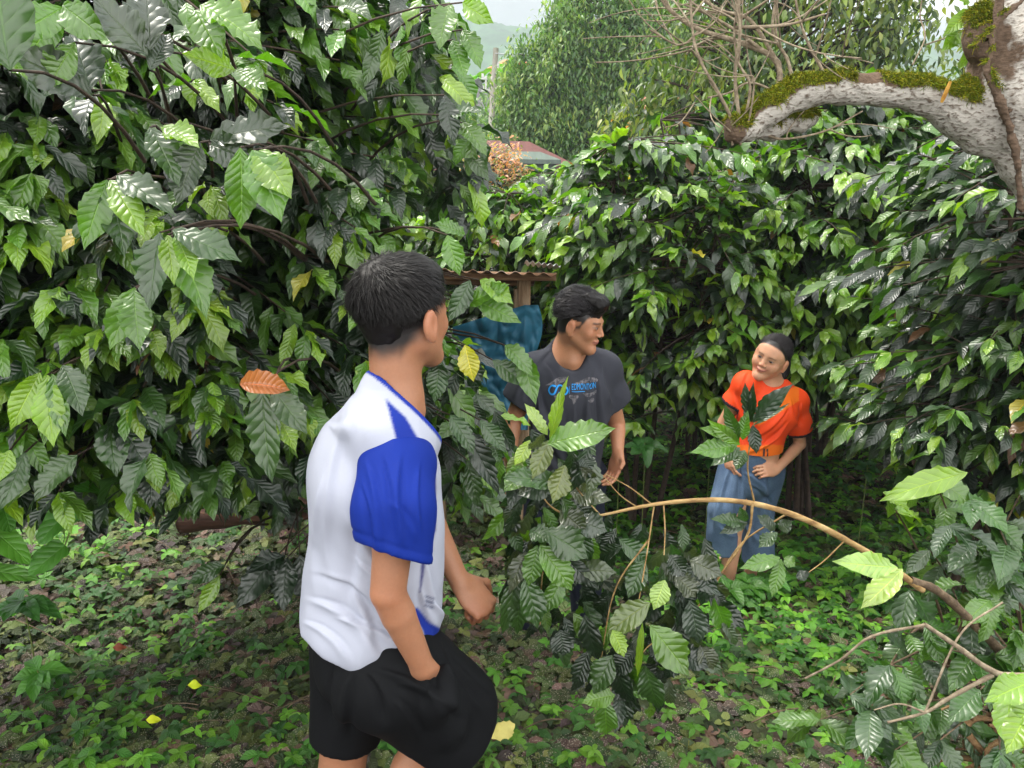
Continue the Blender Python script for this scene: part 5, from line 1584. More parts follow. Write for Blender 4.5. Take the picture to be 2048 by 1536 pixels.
class Body:
    def __init__(self, lo, hi, h=0.0045):
        self.S = SDF(lo, hi, h)
        self.paint = []

    def head(self, o, R, s=1.0, male=True, ear_out=0.0):
        m_ = 1.0 if male else 0.0
        S = self.S
        o = np.asarray(o, float)
        g = lambda x, y, z: o + R @ (np.array((x, y, z)) * s)
        E = lambda c, r, k=0.02, sub=False: S.ell(g(*c), np.array(r) * s, k, R, sub)
        E((0, -.014, .034), (.075, .096, .082), 0.01)
        E((0, .026, -.026), (.062, .064, .080), 0.035)
        for q in (-1, 1):
            S.cone(g(q * .048, .004, -.052), g(q * .014, .070, -.094), .022 * s, .017 * s, 0.035)
            E((q * .038, .060, -.022), (.024, .022, .024), 0.02)
            E((q * .060, .02, .02), (.015, .04, .04), 0.02)
        E((0, .078, -.097), (.019, .015, .014), 0.02)
        S.cone(g(-.032, .081 + .002 * m_, .027), g(.032, .081 + .002 * m_, .027), (.006 + .001 * m_) * s, (.006 + .001 * m_) * s, 0.02)
        if not male:
            E((0, .055, .045), (.058, .030, .045), .03)
            for q in (-1, 1): E((q * .040, .056, -.030), (.026, .026, .028), .025)
        for q in (-1, 1):
            E((q * .031, .100 + .003 * (1 - m_), .010), (.017, .0112, .009), 0.014, True)
            E((q * .031, .079, .007), (.0155, .012, .0095), 0.006)
        S.cone(g(0, .088 + .002 * m_, .012), g(0, .103 + .005 * m_, -.020), .0060 * s, .0090 * s, 0.014)
        for q in (-1, 1): E((q * .0115, .098, -.026), (.0075, .009, .0065), 0.006)
        E((0, .090, -.050), (.023, .011, .0055), 0.006)
        E((0, .088, -.060), (.019, .011, .0065), 0.005)
        for q in (-1, 1):
            ty = -.008; zo = -.014
            eo = .004 + ear_out
            E((q * (.080 + eo), ty, zo), (.0105, .0185, .033), 0.006)
            E((q * (.091 + eo), ty + .005, zo + .004), (.006, .010, .020), 0.004, True)
            E((q * (.079 + eo), ty + .006, zo - .028), (.0075, .010, .010), 0.006)
        self.hd = (o, R, s)
        self.brow = .85 if male else .6
        self.smile = 1 - m_
        return g

    def hand(self, wrist, d, pn, s=1.0, curl=(0.5, 0.7, 0.5), thumb=1, spread=0.12, thumb_curl=.5):
        """d: pointing direction, pn: normal out of the back of the hand; curls towards -pn. thumb = side (+1/-1 along cross(d,pn))"""
        S = self.S
        d = nrm(d); x = nrm(np.cross(d, pn)); pn = np.cross(x, d)
        wrist = np.asarray(wrist, float)
        R = np.stack([x, d, pn], 1)
        S.ell(wrist + d * .048 * s, np.array((.041, .052, .016)) * s, 0.02, R)
        S.ell(wrist + d * .025 * s + x * thumb * .022 * s - pn * .006 * s, np.array((.020, .032, .015)) * s, 0.015, R)
        for i, (off, ln) in enumerate(((.030, .92), (.010, 1.0), (-.010, .95), (-.029, .76))):
            b = wrist + d * (.088 - abs(i - 1) * .003) * s + x * thumb * off * s
            dd = nrm(d + x * thumb * off * spread * 12)
            a = 0
            r = .0092 * s * (0.9 if i == 3 else 1)
            p = b - dd * .02 * s
            S.cone(p, b, r * 1.05, r, 0.006)
            p = b
            for j, L_ in enumerate((.043, .027, .021)):
                a += curl[j] * (1 + .08 * i)
                v = dd * math.cos(a) - pn * math.sin(a)
                q = p + v * L_ * ln * s
                S.cone(p, q, r * (1 - .1 * j), r * (.92 - .1 * j), 0.003)
                p = q
        p = wrist + d * .022 * s + x * thumb * .034 * s - pn * .004 * s
        v = nrm(d * .75 + x * thumb * .75 - pn * .25)
        for j, L_ in enumerate((.036, .030)):
            q = p + v * L_ * s
            S.cone(p, q, .0115 * s * (1 - .08 * j), .0100 * s * (1 - .1 * j), 0.005)
            p = q
            v = nrm(v - x * thumb * thumb_curl * .8 + d * .1 - pn * thumb_curl * .5)

    def arm(self, sh, el, wr, s=1.0):
        S = self.S
        self.red = getattr(self, 'red', []) + [np.asarray(el, float), np.asarray(wr, float) + nrm(np.asarray(wr, float) - np.asarray(el, float)) * .09]
        S.cone(sh, el, .047 * s, .0365 * s, 0.02)
        m = np.asarray(el) * .72 + np.asarray(wr) * .28
        S.cone(el, m, .0355 * s, .0355 * s, 0.004)
        S.cone(m, wr, .0355 * s, .0245 * s, 0.004)
        x = np.asarray(sh) * .55 + np.asarray(el) * .45
        S.ell(x, np.array((.045, .045, .06)) * s, 0.03)

    def leg(self, hip, kn, an, s=1.0):
        S = self.S
        S.cone(hip, kn, .082 * s, .054 * s, 0.03)
        m = np.asarray(kn) * .68 + np.asarray(an) * .32
        S.cone(kn, m, .050 * s, .053 * s, 0.02)
        S.cone(m, an, .052 * s, .034 * s, 0.02)

    def foot(self, an, d, s=1.0):
        S = self.S
        d = nrm(d)
        an = np.asarray(an, float)
        S.cone(an - np.array((0, 0, .03)), an + d * .10 * s - np.array((0, 0, .05)), .035 * s, .028 * s, 0.02)
        S.cone(an + d * .08 * s - np.array((0, 0, .052)), an + d * .17 * s - np.array((0, 0, .062)), .032 * s, .018 * s, 0.02)
        S.ell(an - d * .03 * s - np.array((0, 0, .045)), (.033, .033, .035), 0.02)

    def finish(self, parent, skin, hairfn=None, lips=(0.36, 0.12, 0.09), it=1):
        V, F = self.S.mesh()
        V = relax(V, F, it, .35)
        o, R, s = self.hd
        q = ((V - o) @ R) / s
        col = np.tile(np.array(skin, float), (len(V), 1))

        def blend(mask, c):
            nonlocal col
            col = col * (1 - mask[:, None]) + np.array(c) * mask[:, None]
        front = smooth01(.05, .075, q[:, 1])
        # lips
        sm = self.smile
        cz = -.056 + sm * .010 * (q[:, 0] / .028) ** 2
        lw = .023 + .009 * sm
        lp = np.exp(-((q[:, 0] / lw) ** 4)) * np.exp(-(((q[:, 2] - cz) / (.0095 - .001 * sm)) ** 4)) * smooth01(.045, .06, q[:, 1])
        blend(lp * .85, lips)
        ln = np.exp(-((q[:, 0] / (lw + .003 * sm)) ** 4)) * np.exp(-(((q[:, 2] - cz) / .0024) ** 2)) * smooth01(.045, .06, q[:, 1])
        blend(ln * .75, (0.10, 0.03, 0.026))
        # brows and lash line
        for sd_ in (-1, 1):
            xx = q[:, 0] * sd_
            ey = np.exp(-(((xx - .031) / .0165) ** 4)) * np.exp(-(((q[:, 2] - .0095 - .004 * np.cos((xx - .031) / .0165 * 1.5)) / .0030) ** 2)) * smooth01(.045, .06, q[:, 1])
            blend(ey * .8, (0.03, 0.018, 0.014))
            bz = .0255 + .004 * np.sin(np.clip((xx - .012) / .036, 0, 1) * 3.14)
            br = smooth01(.010, .016, xx) * smooth01(.054, .044, xx) * np.exp(-(((q[:, 2] - bz) / .0042) ** 4)) * front
            blend(br * self.brow, (0.03, 0.02, 0.016))
        # nostril shadow is geometry; slight redder cheeks, ears and nose are real skin tone differences
        for c, r_ in (((.042, .07, -.02), .022), ((-.042, .07, -.02), .022), ((0, .108, -.02), .014), ((.088, -.01, 0), .03), ((-.088, -.01, 0), .03)):
            blend(np.exp(-((q - np.array(c)) ** 2).sum(1) / r_ ** 2) * .35, np.array(skin) * np.array((1.15, .75, .7)))
        col *= 1 + .07 * fnoise(V, 6, 31)[:, None] + .04 * fnoise(V, 19, 32)[:, None]
        for c in getattr(self, 'red', []):
            blend(np.exp(-((V - np.array(c)) ** 2).sum(1) / .035 ** 2) * .4, np.array(skin) * np.array((1.05, .70, .65)))
        if hairfn is not None:
            ear = smooth01(.0765, .0785, np.abs(q[:, 0])) * (q[:, 2] < .022) * (q[:, 1] > -.034)
            hm = hairfn(q) * (np.abs(q).max(1) < .2) * (1 - ear)
            blend(np.clip(hm, 0, 1), (0.012, 0.010, 0.010))
        self.V, self.F = V, F
        return mesh_obj('body', V, F, M_SKIN, parent, True, None, col)

    def eyes(self, parent, closed=0.0, look=(0, 0)):
        o, R, s = self.hd
        for sd_ in (-1, 1):
            c = np.array((sd_ * .031, .0852, .0068))
            n = 12
            V = []; F = []; C = []
            for j in range(n + 1):
                for i in range(n + 1):
                    u = i / n * 2 - 1; v = j / n * 2 - 1
                    w_ = math.sqrt(max(0, 1 - u * u))
                    x = u * .0135; z = v * w_ * .0050 * (1 - closed) + .0012 * (1 - u * u) + sd_ * u * .0012
                    y = .0066 * math.sqrt(max(0, 1 - u * u * .85)) * (1 - .25 * v * v)
                    V.append(o + R @ ((c + np.array((x, y, z))) * s))
                    d2 = math.hypot(x - look[0], z - look[1] - .001)
                    rim = max(abs(v), 0)
                    cc = (0.02, 0.012, 0.01) if d2 < .0070 else (0.36, 0.31, 0.28)
                    if v > .35: cc = (0.02, 0.012, 0.01)
                    elif v < -.85: cc = (0.22, 0.11, 0.08)
                    C.append(cc)
            F = grid_faces(n, n)
            if sd_ * 0 == 0: F = F[:, ::-1]
            mesh_obj('eye', np.array(V), F, M_EYE, parent, True, None, np.array(C))


M_EYE = attr_mat('eye', 0.15, 0.6, bump=0, var=0.02)


def strands(name, parent, hd, pts, dirs, lens, width, lift, rng, col, gravity=0.0, curl=.1, seg=5, mat=None):
    """ribbons of hair: pts on the scalp (head units), dirs tangent directions"""
    o, R, s = hd
    n = len(pts)
    P = np.array(pts, float); D = nrm(np.array(dirs, float)); Ls = np.array(lens, float)
    Nn = nrm(P - np.array((0, -.014, .02)))
    D = nrm(D - Nn * (D * Nn).sum(1)[:, None])
    rows = []
    cur = P.copy()
    rnd = nrm(rng.randn(n, 3))
    side = nrm(np.cross(D, Nn))
    for j in range(seg + 1):
        f = j / seg
        w_ = width * (1 - .75 * f ** 2)
        rows.append((cur - side * w_, cur + side * w_))
        Nn2 = nrm(cur - np.array((0, -.014, .02)))
        dd = D + Nn2 * (lift * (1 - 1.3 * f)) + rnd * curl + np.array((0, 0, -gravity * f))
        dd = dd - Nn2 * np.minimum((dd * Nn2).sum(1), 0)[:, None] * .7
        cur = cur + nrm(dd) * (Ls / seg)[:, None]
    V = np.stack([np.stack(r, 1) for r in rows], 1).reshape(-1, 3)      # n, seg+1, 2
    V = (V * s) @ R.T + o
    f1 = grid_faces(1, seg)
    F = (f1[None] + (np.arange(n) * (seg + 1) * 2)[:, None, None]).reshape(-1, 4)
    c = np.repeat(np.array(col)[None] * rng.uniform(.6, 1.5, (n, 1)), (seg + 1) * 2, axis=0)
    return V, F, c


def scalp(rng, n, region):
    """random points on the cranium where region(q) is true"""
    out = []
    c = np.array((0, -.014, .034)); r = np.array((.077, .098, .084))
    while len(out) < n:
        v = nrm(rng.randn(4000, 3)) * r + c
        v = v[region(v)]
        out.extend(v.tolist())
    return np.array(out[:n])


def hair_cap(parent, hd, prims, name='hair', h=.004, rough=.004, cuts=(), extra=None, col=(.007, .006, .006)):
    o, R, s = hd
    S = SDF(o - .19, o + .19, h)
    for c, r, k in prims:
        S.ell(o + R @ (np.array(c) * s), np.array(r) * s, k, R)
    for c, r, k in cuts:
        S.ell(o + R @ (np.array(c) * s), np.array(r) * s, k, R, True)
    V, F = S.mesh()
    Nn = vnormals(V, F)
    V = V + Nn * (rough * fnoise(V, 18, 3) + rough * .5 * fnoise(V, 45, 5))[:, None]
    C = np.tile(np.array(col), (len(V), 1))
    if extra is not None:
        for (v, f, c) in extra:
            F = np.vstack([F, f + len(V)]); V = np.vstack([V, v]); C = np.vstack([C, c])
    return mesh_obj(name, V, F, M_HAIR, parent, True, None, C)


def garment(name, parent, S, mat, colfn=None, col=(1, 1, 1), folds=None, it=1, thick=.0135):
    S.shell(thick) if thick else None
    V, F = S.mesh()
    V = relax(V, F, it, .4)
    if folds is not None:
        Nn = vnormals(V, F)
        V = V + Nn * folds(V, Nn)[:, None]
    C = colfn(V) if colfn else np.tile(np.array(col, float), (len(V), 1))
    o = mesh_obj(name, V, F, mat, parent, True, None, C)
    return o, V, F


def creases(V, lines):
    """each line: (a, b, radius, amplitude) raises a soft ridge (or trough) along a segment"""
    out = np.zeros(len(V))
    for a, b, r, amp in lines:
        a = np.asarray(a, float); b = np.asarray(b, float)
        ab = b - a
        h = np.clip(((V - a) @ ab) / (ab @ ab), 0, 1)
        d = np.linalg.norm(V - a - h[:, None] * ab, axis=1)
        out += amp * np.exp(-(d / r) ** 2) * np.sin(np.pi * (.15 + .7 * h))
    return out


def proj(V):
    dep = V[:, 1] * CP - (V[:, 2] - CAM_Z) * SP
    return 1024 + FPX * V[:, 0] / dep, 768 - FPX * (V[:, 1] * SP + (V[:, 2] - CAM_Z) * CP) / dep


def drape(V, Nn, lines, amp=1.0, seed=1):
    """cloth folds: curved ridges (x1,y1,x2,y2,bow,width,height) on the side we look at, plus soft random drape"""
    px, py = proj(V)
    out = np.zeros(len(V))
    facing = smooth01(-.15, .35, -(Nn @ nrm(np.array((0.0, CP, -SP)))))
    wob = 5 * np.sin(py / 37.0 + px / 53.0)
    for x1, y1, x2, y2, bow, wd, hgt in lines:
        dx, dy = x2 - x1, y2 - y1
        L = math.hypot(dx, dy)
        tx, ty = dx / L, dy / L
        t = ((px - x1) * tx + (py - y1) * ty) / L
        s_ = (px - x1) * -ty + (py - y1) * tx - bow * 4 * t * (1 - t) + wob * .25
        env = smooth01(-.12, .22, t) * smooth01(1.12, .75, t)
        w_ = wd * (.55 + .75 * np.clip(t, 0, 1))
        q = s_ / w_
        prof = np.where(q < 0, np.exp(-(q * 1.9) ** 2), np.exp(-(q * .8) ** 2)) - .45 * np.exp(-((q + 1.15) * 1.3) ** 2)
        out += hgt * env * prof
    r = fnoise(V * np.array((1, 1, .45)), 5.0, seed)
    out += .0030 * (1 - 2 * np.abs(r)) + .0015 * fnoise(V, 9, seed + 3)
    return amp * out * (.25 + .75 * facing)


SKIN1 = (0.335, 0.155, 0.085)


# ---- the boy in the white and blue shirt, seen from behind
def boy_front():
    g0 = W(745, 1300, 1.47)
    e = empty('person', (g0[0], 1.45, float(ground_z(g0[0], 1.45))), 'boy in white and blue sports shirt and black shorts, seen from behind, hand in pocket', 'person')
    B = Body((-.72, 1.0, -.40), (.12, 2.0, 1.52), .0048)
    R = frame((math.sin(math.radians(41)), math.cos(math.radians(41)), -.03), (-.05, 0, 1))
    ho = W(806, 630, 1.48)
    g = B.head(ho, R, .955, ear_out=.008)
    S = B.S
    c7 = W(787, 775, 1.45)
    S.cone(g(0, -.036, -.045), c7 + np.array((.0, .0, -.01)), .043, .047, 0.025)
    S.cone(g(0, -.022, -.06), c7 + np.array((.022, .01, -.05)), .036, .040, 0.025)
    shR = W(802, 925, 1.345); elR = W(776, 1185, 1.295); wrR = W(846, 1335, 1.32)
    shL = W(748, 885, 1.62); elL = W(846, 1015, 1.70); wrL = W(920, 1165, 1.62)
    pel = W(745, 1290, 1.47)
    chest = (shR + shL) / 2 + np.array((-.01, 0, -.10))
    S.ell(chest, (.095, .145, .15), 0.04)
    S.cone(chest, pel + np.array((0, 0, .04)), .10, .11, 0.05)
    S.cone(c7 - (0, 0, .02), shR, .036, .045, 0.03); S.cone(c7 - (0, 0, .02), shL, .036, .045, 0.03)
    B.arm(shR, elR, wrR, .95)
    B.arm(shL, elL, wrL, .98)
    # right hand goes into the pocket; left hand is a loose fist
    B.hand(wrR, W(872, 1400, 1.375) - wrR, (.2, -1, .1), .95, (.35, .4, .2), thumb=1)
    B.hand(wrL, W(965, 1212, 1.60) - wrL, (.55, -.6, .55), 1.02, (1.15, 1.35, .8), thumb=-1, spread=.02, thumb_curl=.9)
    hipR = pel + np.array((.05, -.085, -.02)); hipL = pel + np.array((-.05, .085, -.02))
    knR = W(885, 1455, 1.46); anR = knR + np.array((-.20, -.02, -.34))
    knL = W(683, 1545, 1.50); anL = knL + np.array((-.015, .0, -.40))
    B.leg(hipR, knR, anR, 1.0); B.leg(hipL, knL, anL, .98)
    B.foot(anR, (.9, .3, -.1)); B.foot(anL, (.9, .35, 0))

    def hairfn(q):
        z0 = np.interp(q[:, 1], [-.12, -.05, .0, .05, .075], [-.078, -.070, -.02, .035, .055])
        nz = .006 * fnoise(q, 30, 2)
        return smooth01(-.024, .022, q[:, 2] - z0 + nz) * smooth01(.088, .07, q[:, 1])
    B.finish(e, SKIN1, hairfn)
    B.eyes(e)
    hd = B.hd
    # hair
    rng = np.random.RandomState(8)
    wh = np.array((-.012, -.070, .120))
    def region(v):
        z0 = np.interp(v[:, 1], [-.12, -.06, .0, .05, .085], [-.02, -.012, .018, .045, .07])
        return v[:, 2] > z0
    n = 9000
    P = scalp(rng, n, region)
    away = nrm(P - wh) + nrm(P - wh)[:, [1, 0, 2]] * np.array((-.35, .35, 0))
    away = away + rng.randn(n, 3) * .22
    nearw = np.exp(-((P - wh) ** 2).sum(1) / .03 ** 2)[:, None]
    away = away * (1 - nearw) + rng.randn(n, 3) * nearw
    hgt = smooth01(-.02, .07, P[:, 2])
    L1 = (.010 + .030 * hgt) * rng.uniform(.7, 1.2, n)
    V1, F1, C1 = strands('', e, hd, P, away, L1, .0009, .55, rng, (.009, .008, .008), .25, .24)
    # short clipped hair lower down
    def region2(v):
        z0 = np.interp(v[:, 1], [-.12, -.06, .0, .05, .085], [-.055, -.05, -.010, .035, .06])
        return (v[:, 2] > z0) & (v[:, 2] < .05)
    n = 5000
    P = scalp(rng, n, region2)
    V2, F2, C2 = strands('', e, hd, P, np.tile((0, -.1, -1.0), (n, 1)) + rng.randn(n, 3) * .2, rng.uniform(.005, .011, n), .0007, .4, rng, (.014, .012, .012), .0, .1)
    hair_cap(e, hd, [((0, -.018, .046), (.0785, .100, .082), .01), ((0, .03, .075), (.066, .062, .05), .02), ((0, -.068, .035), (.060, .040, .06), .02), ((0, -.056, -.012), (.052, .038, .055), .02)], rough=.003,
             cuts=[((0, .155, -.02), (.2, .105, .10), .012), ((.095, .004, -.010), (.035, .046, .056), .008), ((-.095, .004, -.010), (.035, .046, .056), .008), ((0, -.06, -.118), (.1, .09, .06), .012)], extra=[(V1, F1, C1), (V2, F2, C2)])
    # ear stud
    V, F, _ = tubes([(np.array([g(.084, .0, -.0215), g(.094, .001, -.0215)]), .0022)], 8)
    mesh_obj('ear_stud', V, [tuple(int(q) for q in f) for f in F] + [tuple(range(8, 16))], noise_mat('black_stud', [(0, (.01, .01, .01)), (1, (.02, .02, .02))], 5, rough=.3), e)

    # ---- shirt trunk
    lo, hi = (-.62, 1.12, .30), (.02, 1.86, 1.45)
    T = SDF(lo, hi, .0040)
    hemc = W(742, 1285, 1.47)
    T.cone(chest + np.array((-.005, 0, .04)), chest + np.array((-.012, 0, -.12)), .124, .126, 0.04)
    T.ell(chest + np.array((-.01, 0, .04)), (.112, .172, .13), 0.04)
    T.ell(shR + np.array((-.01, .055, .0)), (.062, .075, .062), 0.04)
    T.ell(shL + np.array((-.01, -.05, .0)), (.062, .075, .062), 0.04)
    T.ell(c7 + np.array((-.022, .0, -.055)), (.075, .12, .052), 0.09)
    T.cone(c7 + np.array((-.008, 0, -.008)), c7 + np.array((.015, .01, -.09)), .060, .078, 0.035)
    bl = W(668, 1130, 1.50)
    T.cone(chest + np.array((-.012, 0, -.08)), W(748, 1180, 1.49), .126, .137, 0.05)
    T.cone(W(748, 1170, 1.49), W(755, 1325, 1.47), .137, .125, 0.05)
    T.ell(W(738, 1235, 1.47), (.137, .158, .09), 0.05)
    T.ell(W(703, 950, 1.50), (.075, .12, .12), 0.06)
    # hem: tilts down towards the near side, up at the front
    hp = W(742, 1318, 1.40)
    T.plane(hp, np.array((-.42, -.22, -1.0)))
    # neck opening
    nb = W(740, 752, 1.50); nf = W(845, 836, 1.42)
    nn = nrm(np.cross(nf - nb, np.array((.34, -.94, .25))))
    if nn[2] < 0: nn = -nn
    T.plane((nb + nf) / 2 + nn * .0, nn)

    def foldfn(V, Nn):
        return drape(V, Nn, [(690, 860, 655, 1130, 18, 16, .007), (715, 930, 690, 1210, -14, 13, -.006), (650, 950, 628, 1200, 8, 14, .005), (700, 1040, 775, 1260, -22, 14, .008), (715, 1120, 830, 1280, -16, 11, .007),
            (625, 1200, 760, 1325, -24, 12, .008), (640, 1150, 790, 1300, -28, 13, -.007), (680, 1235, 810, 1300, -10, 9, .007), (612, 1245, 700, 1325, -12, 9, .006), (700, 1180, 745, 1290, -10, 10, .006),
            (848, 1110, 885, 1250, 6, 9, .009), (838, 1180, 862, 1260, 4, 7, -.007), (860, 1200, 895, 1240, 3, 6, .007), (735, 800, 700, 880, 6, 12, .004), (760, 1150, 800, 1230, -6, 9, -.006), (660, 850, 700, 840, 10, 14, .004)], 1.0, 11)

    def colfn(V):
        c = np.tile(np.array((.37, .39, .47)), (len(V), 1))
        dep = V[:, 1] * CP - (V[:, 2] - CAM_Z) * SP
        px = 1024 + FPX * V[:, 0] / dep
        py = 768 - FPX * (V[:, 1] * SP + (V[:, 2] - CAM_Z) * CP) / dep
        near = V[:, 1] < 1.52
        blue = np.array((.007, .024, .23))

        def soft(c, pts, colr):
            acc = np.zeros(len(V))
            m = len(pts)
            for ox, oy in ((0, 0), (1.6, .6), (-1.6, -.6), (.6, -1.6), (-.6, 1.6), (2.4, -1.2), (-2.4, 1.2)):
                inside = np.zeros(len(V), bool)
                X_, Y_ = px + ox, py + oy
                for i in range(m):
                    x1, y1 = pts[i]; x2, y2 = pts[(i + 1) % m]
                    inside ^= ((y1 > Y_) != (y2 > Y_)) & (X_ < (x2 - x1) * (Y_ - y1) / ((y2 - y1) + 1e-9) + x1)
                acc += inside
            acc = acc / 7 * near
            return c * (1 - acc[:, None]) + np.array(colr) * acc[:, None]
        c = soft(c, [(771, 797), (812, 835), (870, 935), (870, 980), (790, 940), (797, 896)], blue)
        c = soft(c, [(818, 1220), (835, 1215), (860, 1245), (893, 1262), (900, 1290), (855, 1292), (845, 1260)], blue)
        c = soft(c, [(848, 960), (872, 950), (872, 1060), (852, 1120), (842, 1180), (838, 1190), (846, 1080)], (.05, .05, .16))
        for k in range(3): c = soft(c, [(850, 1190 + k * 9), (868, 1196 + k * 9), (868, 1200 + k * 9), (850, 1194 + k * 9)], (.03, .04, .10))
        # blue collar edge
        dn = (V - (nb + nf) / 2) @ nn
        eb = smooth01(-.0095, -.0065, dn)[:, None]
        c = c * (1 - eb) + blue * 1.1 * eb
        return c
    cm_ = cloth_mat('jersey_white', .8)
    garment('shirt', e, T, cm_, colfn, folds=foldfn, it=2)
    # piping along the shoulder seam
    # ---- near sleeve
    T = SDF((-.34, 1.0, .55), (.02, 1.62, 1.30), .0044)
    sb = W(796, 1112, 1.27)
    T.ell(shR + np.array((-.008, .03, -.012)), (.064, .080, .058), 0.03)
    T.cone(shR + np.array((-.01, .01, -.01)), W(787, 1020, 1.295), .067, .073, 0.04)
    T.cone(W(787, 1020, 1.295), W(792, 1150, 1.26), .073, .069, 0.03)
    ax = nrm(W(792, 1150, 1.26) - shR)
    hn = nrm(ax + np.array((-.30, 0, .0)))
    T.plane(W(796, 1108, 1.27), hn)
    T.plane(shR + np.array((-.075, .115, .04)), (-.55, .75, .30))

    def fold2(V, Nn):
        dd = np.abs((V - W(796, 1108, 1.27)) @ hn + .018)
        return drape(V, Nn, [(735, 930, 760, 1110, -8, 9, .006), (765, 920, 790, 1090, -6, 8, -.006), (800, 915, 808, 1090, 8, 9, .006), (838, 930, 842, 1080, 6, 7, .005), (722, 975, 745, 1100, -4, 7, -.005), (780, 1000, 830, 1085, -8, 8, .005)], 1.0, 5) - .0022 * np.exp(-(dd / .003) ** 2)
    garment('sleeve', e, T, cloth_mat('jersey_blue', .75, spec=.15), col=(.004, .020, .20), folds=fold2, it=2)
    # far sleeve, mostly hidden
    T = SDF((-.42, 1.45, .65), (.05, 1.92, 1.30), .006)
    T.ell(shL + np.array((.0, -.02, .0)), (.07, .08, .07), 0.03)
    q = shL + (elL - shL) * .95
    T.cone(shL, q, .07, .070, 0.03)
    T.plane(shL + (elL - shL) * .78, elL - shL)
    garment('sleeve', e, T, cm_, col=(.006, .022, .22), it=1)

    # ---- shorts
    T = SDF((-.62, 1.05, -.20), (.16, 1.90, .68), .0052)
    T.cone(pel + np.array((0.01, 0, .12)), pel + np.array((.01, 0, -.02)), .112, .120, 0.03)
    T.ell(pel + np.array((-.005, 0, -.02)), (.118, .150, .12), 0.04)
    T.cone(hipL, knL + (hipL - knL) * .06, .110, .075, 0.04)
    T.cone(hipR + np.array((.01, 0, 0)), W(880, 1420, 1.47), .115, .105, 0.05)
    T.cone(W(880, 1415, 1.47), W(915, 1465, 1.46), .105, .088, 0.04)
    T.cone(W(860, 1330, 1.45), W(940, 1400, 1.46), .06, .055, 0.05)
    T.cone(W(835, 1400, 1.42), W(880, 1480, 1.42), .075, .07, 0.05)
    T.cone(W(868, 1400, 1.335), W(890, 1450, 1.36), .036, .040, 0.03)
    T.cone(W(893, 1345, 1.335), W(884, 1400, 1.315), .016, .028, 0.025)
    T.cone(W(884, 1400, 1.315), W(860, 1420, 1.325), .028, .028, 0.02)
    # hems
    k1 = W(683, 1484, 1.50)
    S2 = T
    wl = nrm(knL - hipL)

    def cutL(X, Y, Z):      # left leg hem only
        a = (X - k1[0]) * wl[0] + (Y - k1[1]) * wl[1] + (Z - k1[2]) * wl[2]
        gate = (X - W(752, 1470, 1.5)[0]) * 1.0
        return np.minimum(a, -gate)
    T.cut(lambda X, Y, Z: np.where(X < W(765, 1470, 1.5)[0], (X - k1[0]) * wl[0] + (Y - k1[1]) * wl[1] + (Z - k1[2]) * wl[2], -1.0))
    h1 = W(880, 1504, 1.42); h0 = W(795, 1458, 1.40)
    dirh = nrm(h1 - h0)
    nh = nrm(np.cross(dirh, (0, 1, 0)))
    if nh[2] > 0: nh = -nh
    T.cut(lambda X, Y, Z: np.where(X > W(765, 1470, 1.5)[0], (X - h0[0]) * nh[0] + (Y - h0[1]) * nh[1] + (Z - h0[2]) * nh[2], -1.0))
    pc = W(962, 1494, 1.42)
    T.cut(lambda X, Y, Z: np.where(X > W(885, 1480, 1.42)[0], (X - pc[0]) * .72 - (Z - pc[2]) * .69, -1.0))
    T.plane(pel + np.array((0, 0, .13)), (0, 0, 1))

    def fold3(V, Nn):
        return drape(V, Nn, [(760, 1340, 900, 1420, -10, 12, .009), (800, 1375, 930, 1450, -12, 13, -.008), (880, 1290, 965, 1420, 14, 12, .008), (845, 1300, 880, 1420, 8, 10, .007), (700, 1350, 690, 1470, 6, 10, .008), (735, 1350, 770, 1440, -6, 9, -.009), (665, 1340, 665, 1460, 5, 9, -.006),
            (868, 1310, 866, 1372, 2, 5, .008), (830, 1345, 872, 1385, -2, 5, .008), (790, 1400, 840, 1480, -8, 10, .007), (905, 1320, 990, 1400, 6, 9, .006)], 1.0, 8)
    garment('shorts', e, T, cloth_mat('black_shorts', .8, spec=.15), col=(.0035, .004, .005), folds=fold3, it=2)
    # pocket edge
    P = spline([W(872, 1372, 1.22), W(868, 1372, 1.245), W(845, 1360, 1.26), W(828, 1340, 1.27)], 8)


boy_front()


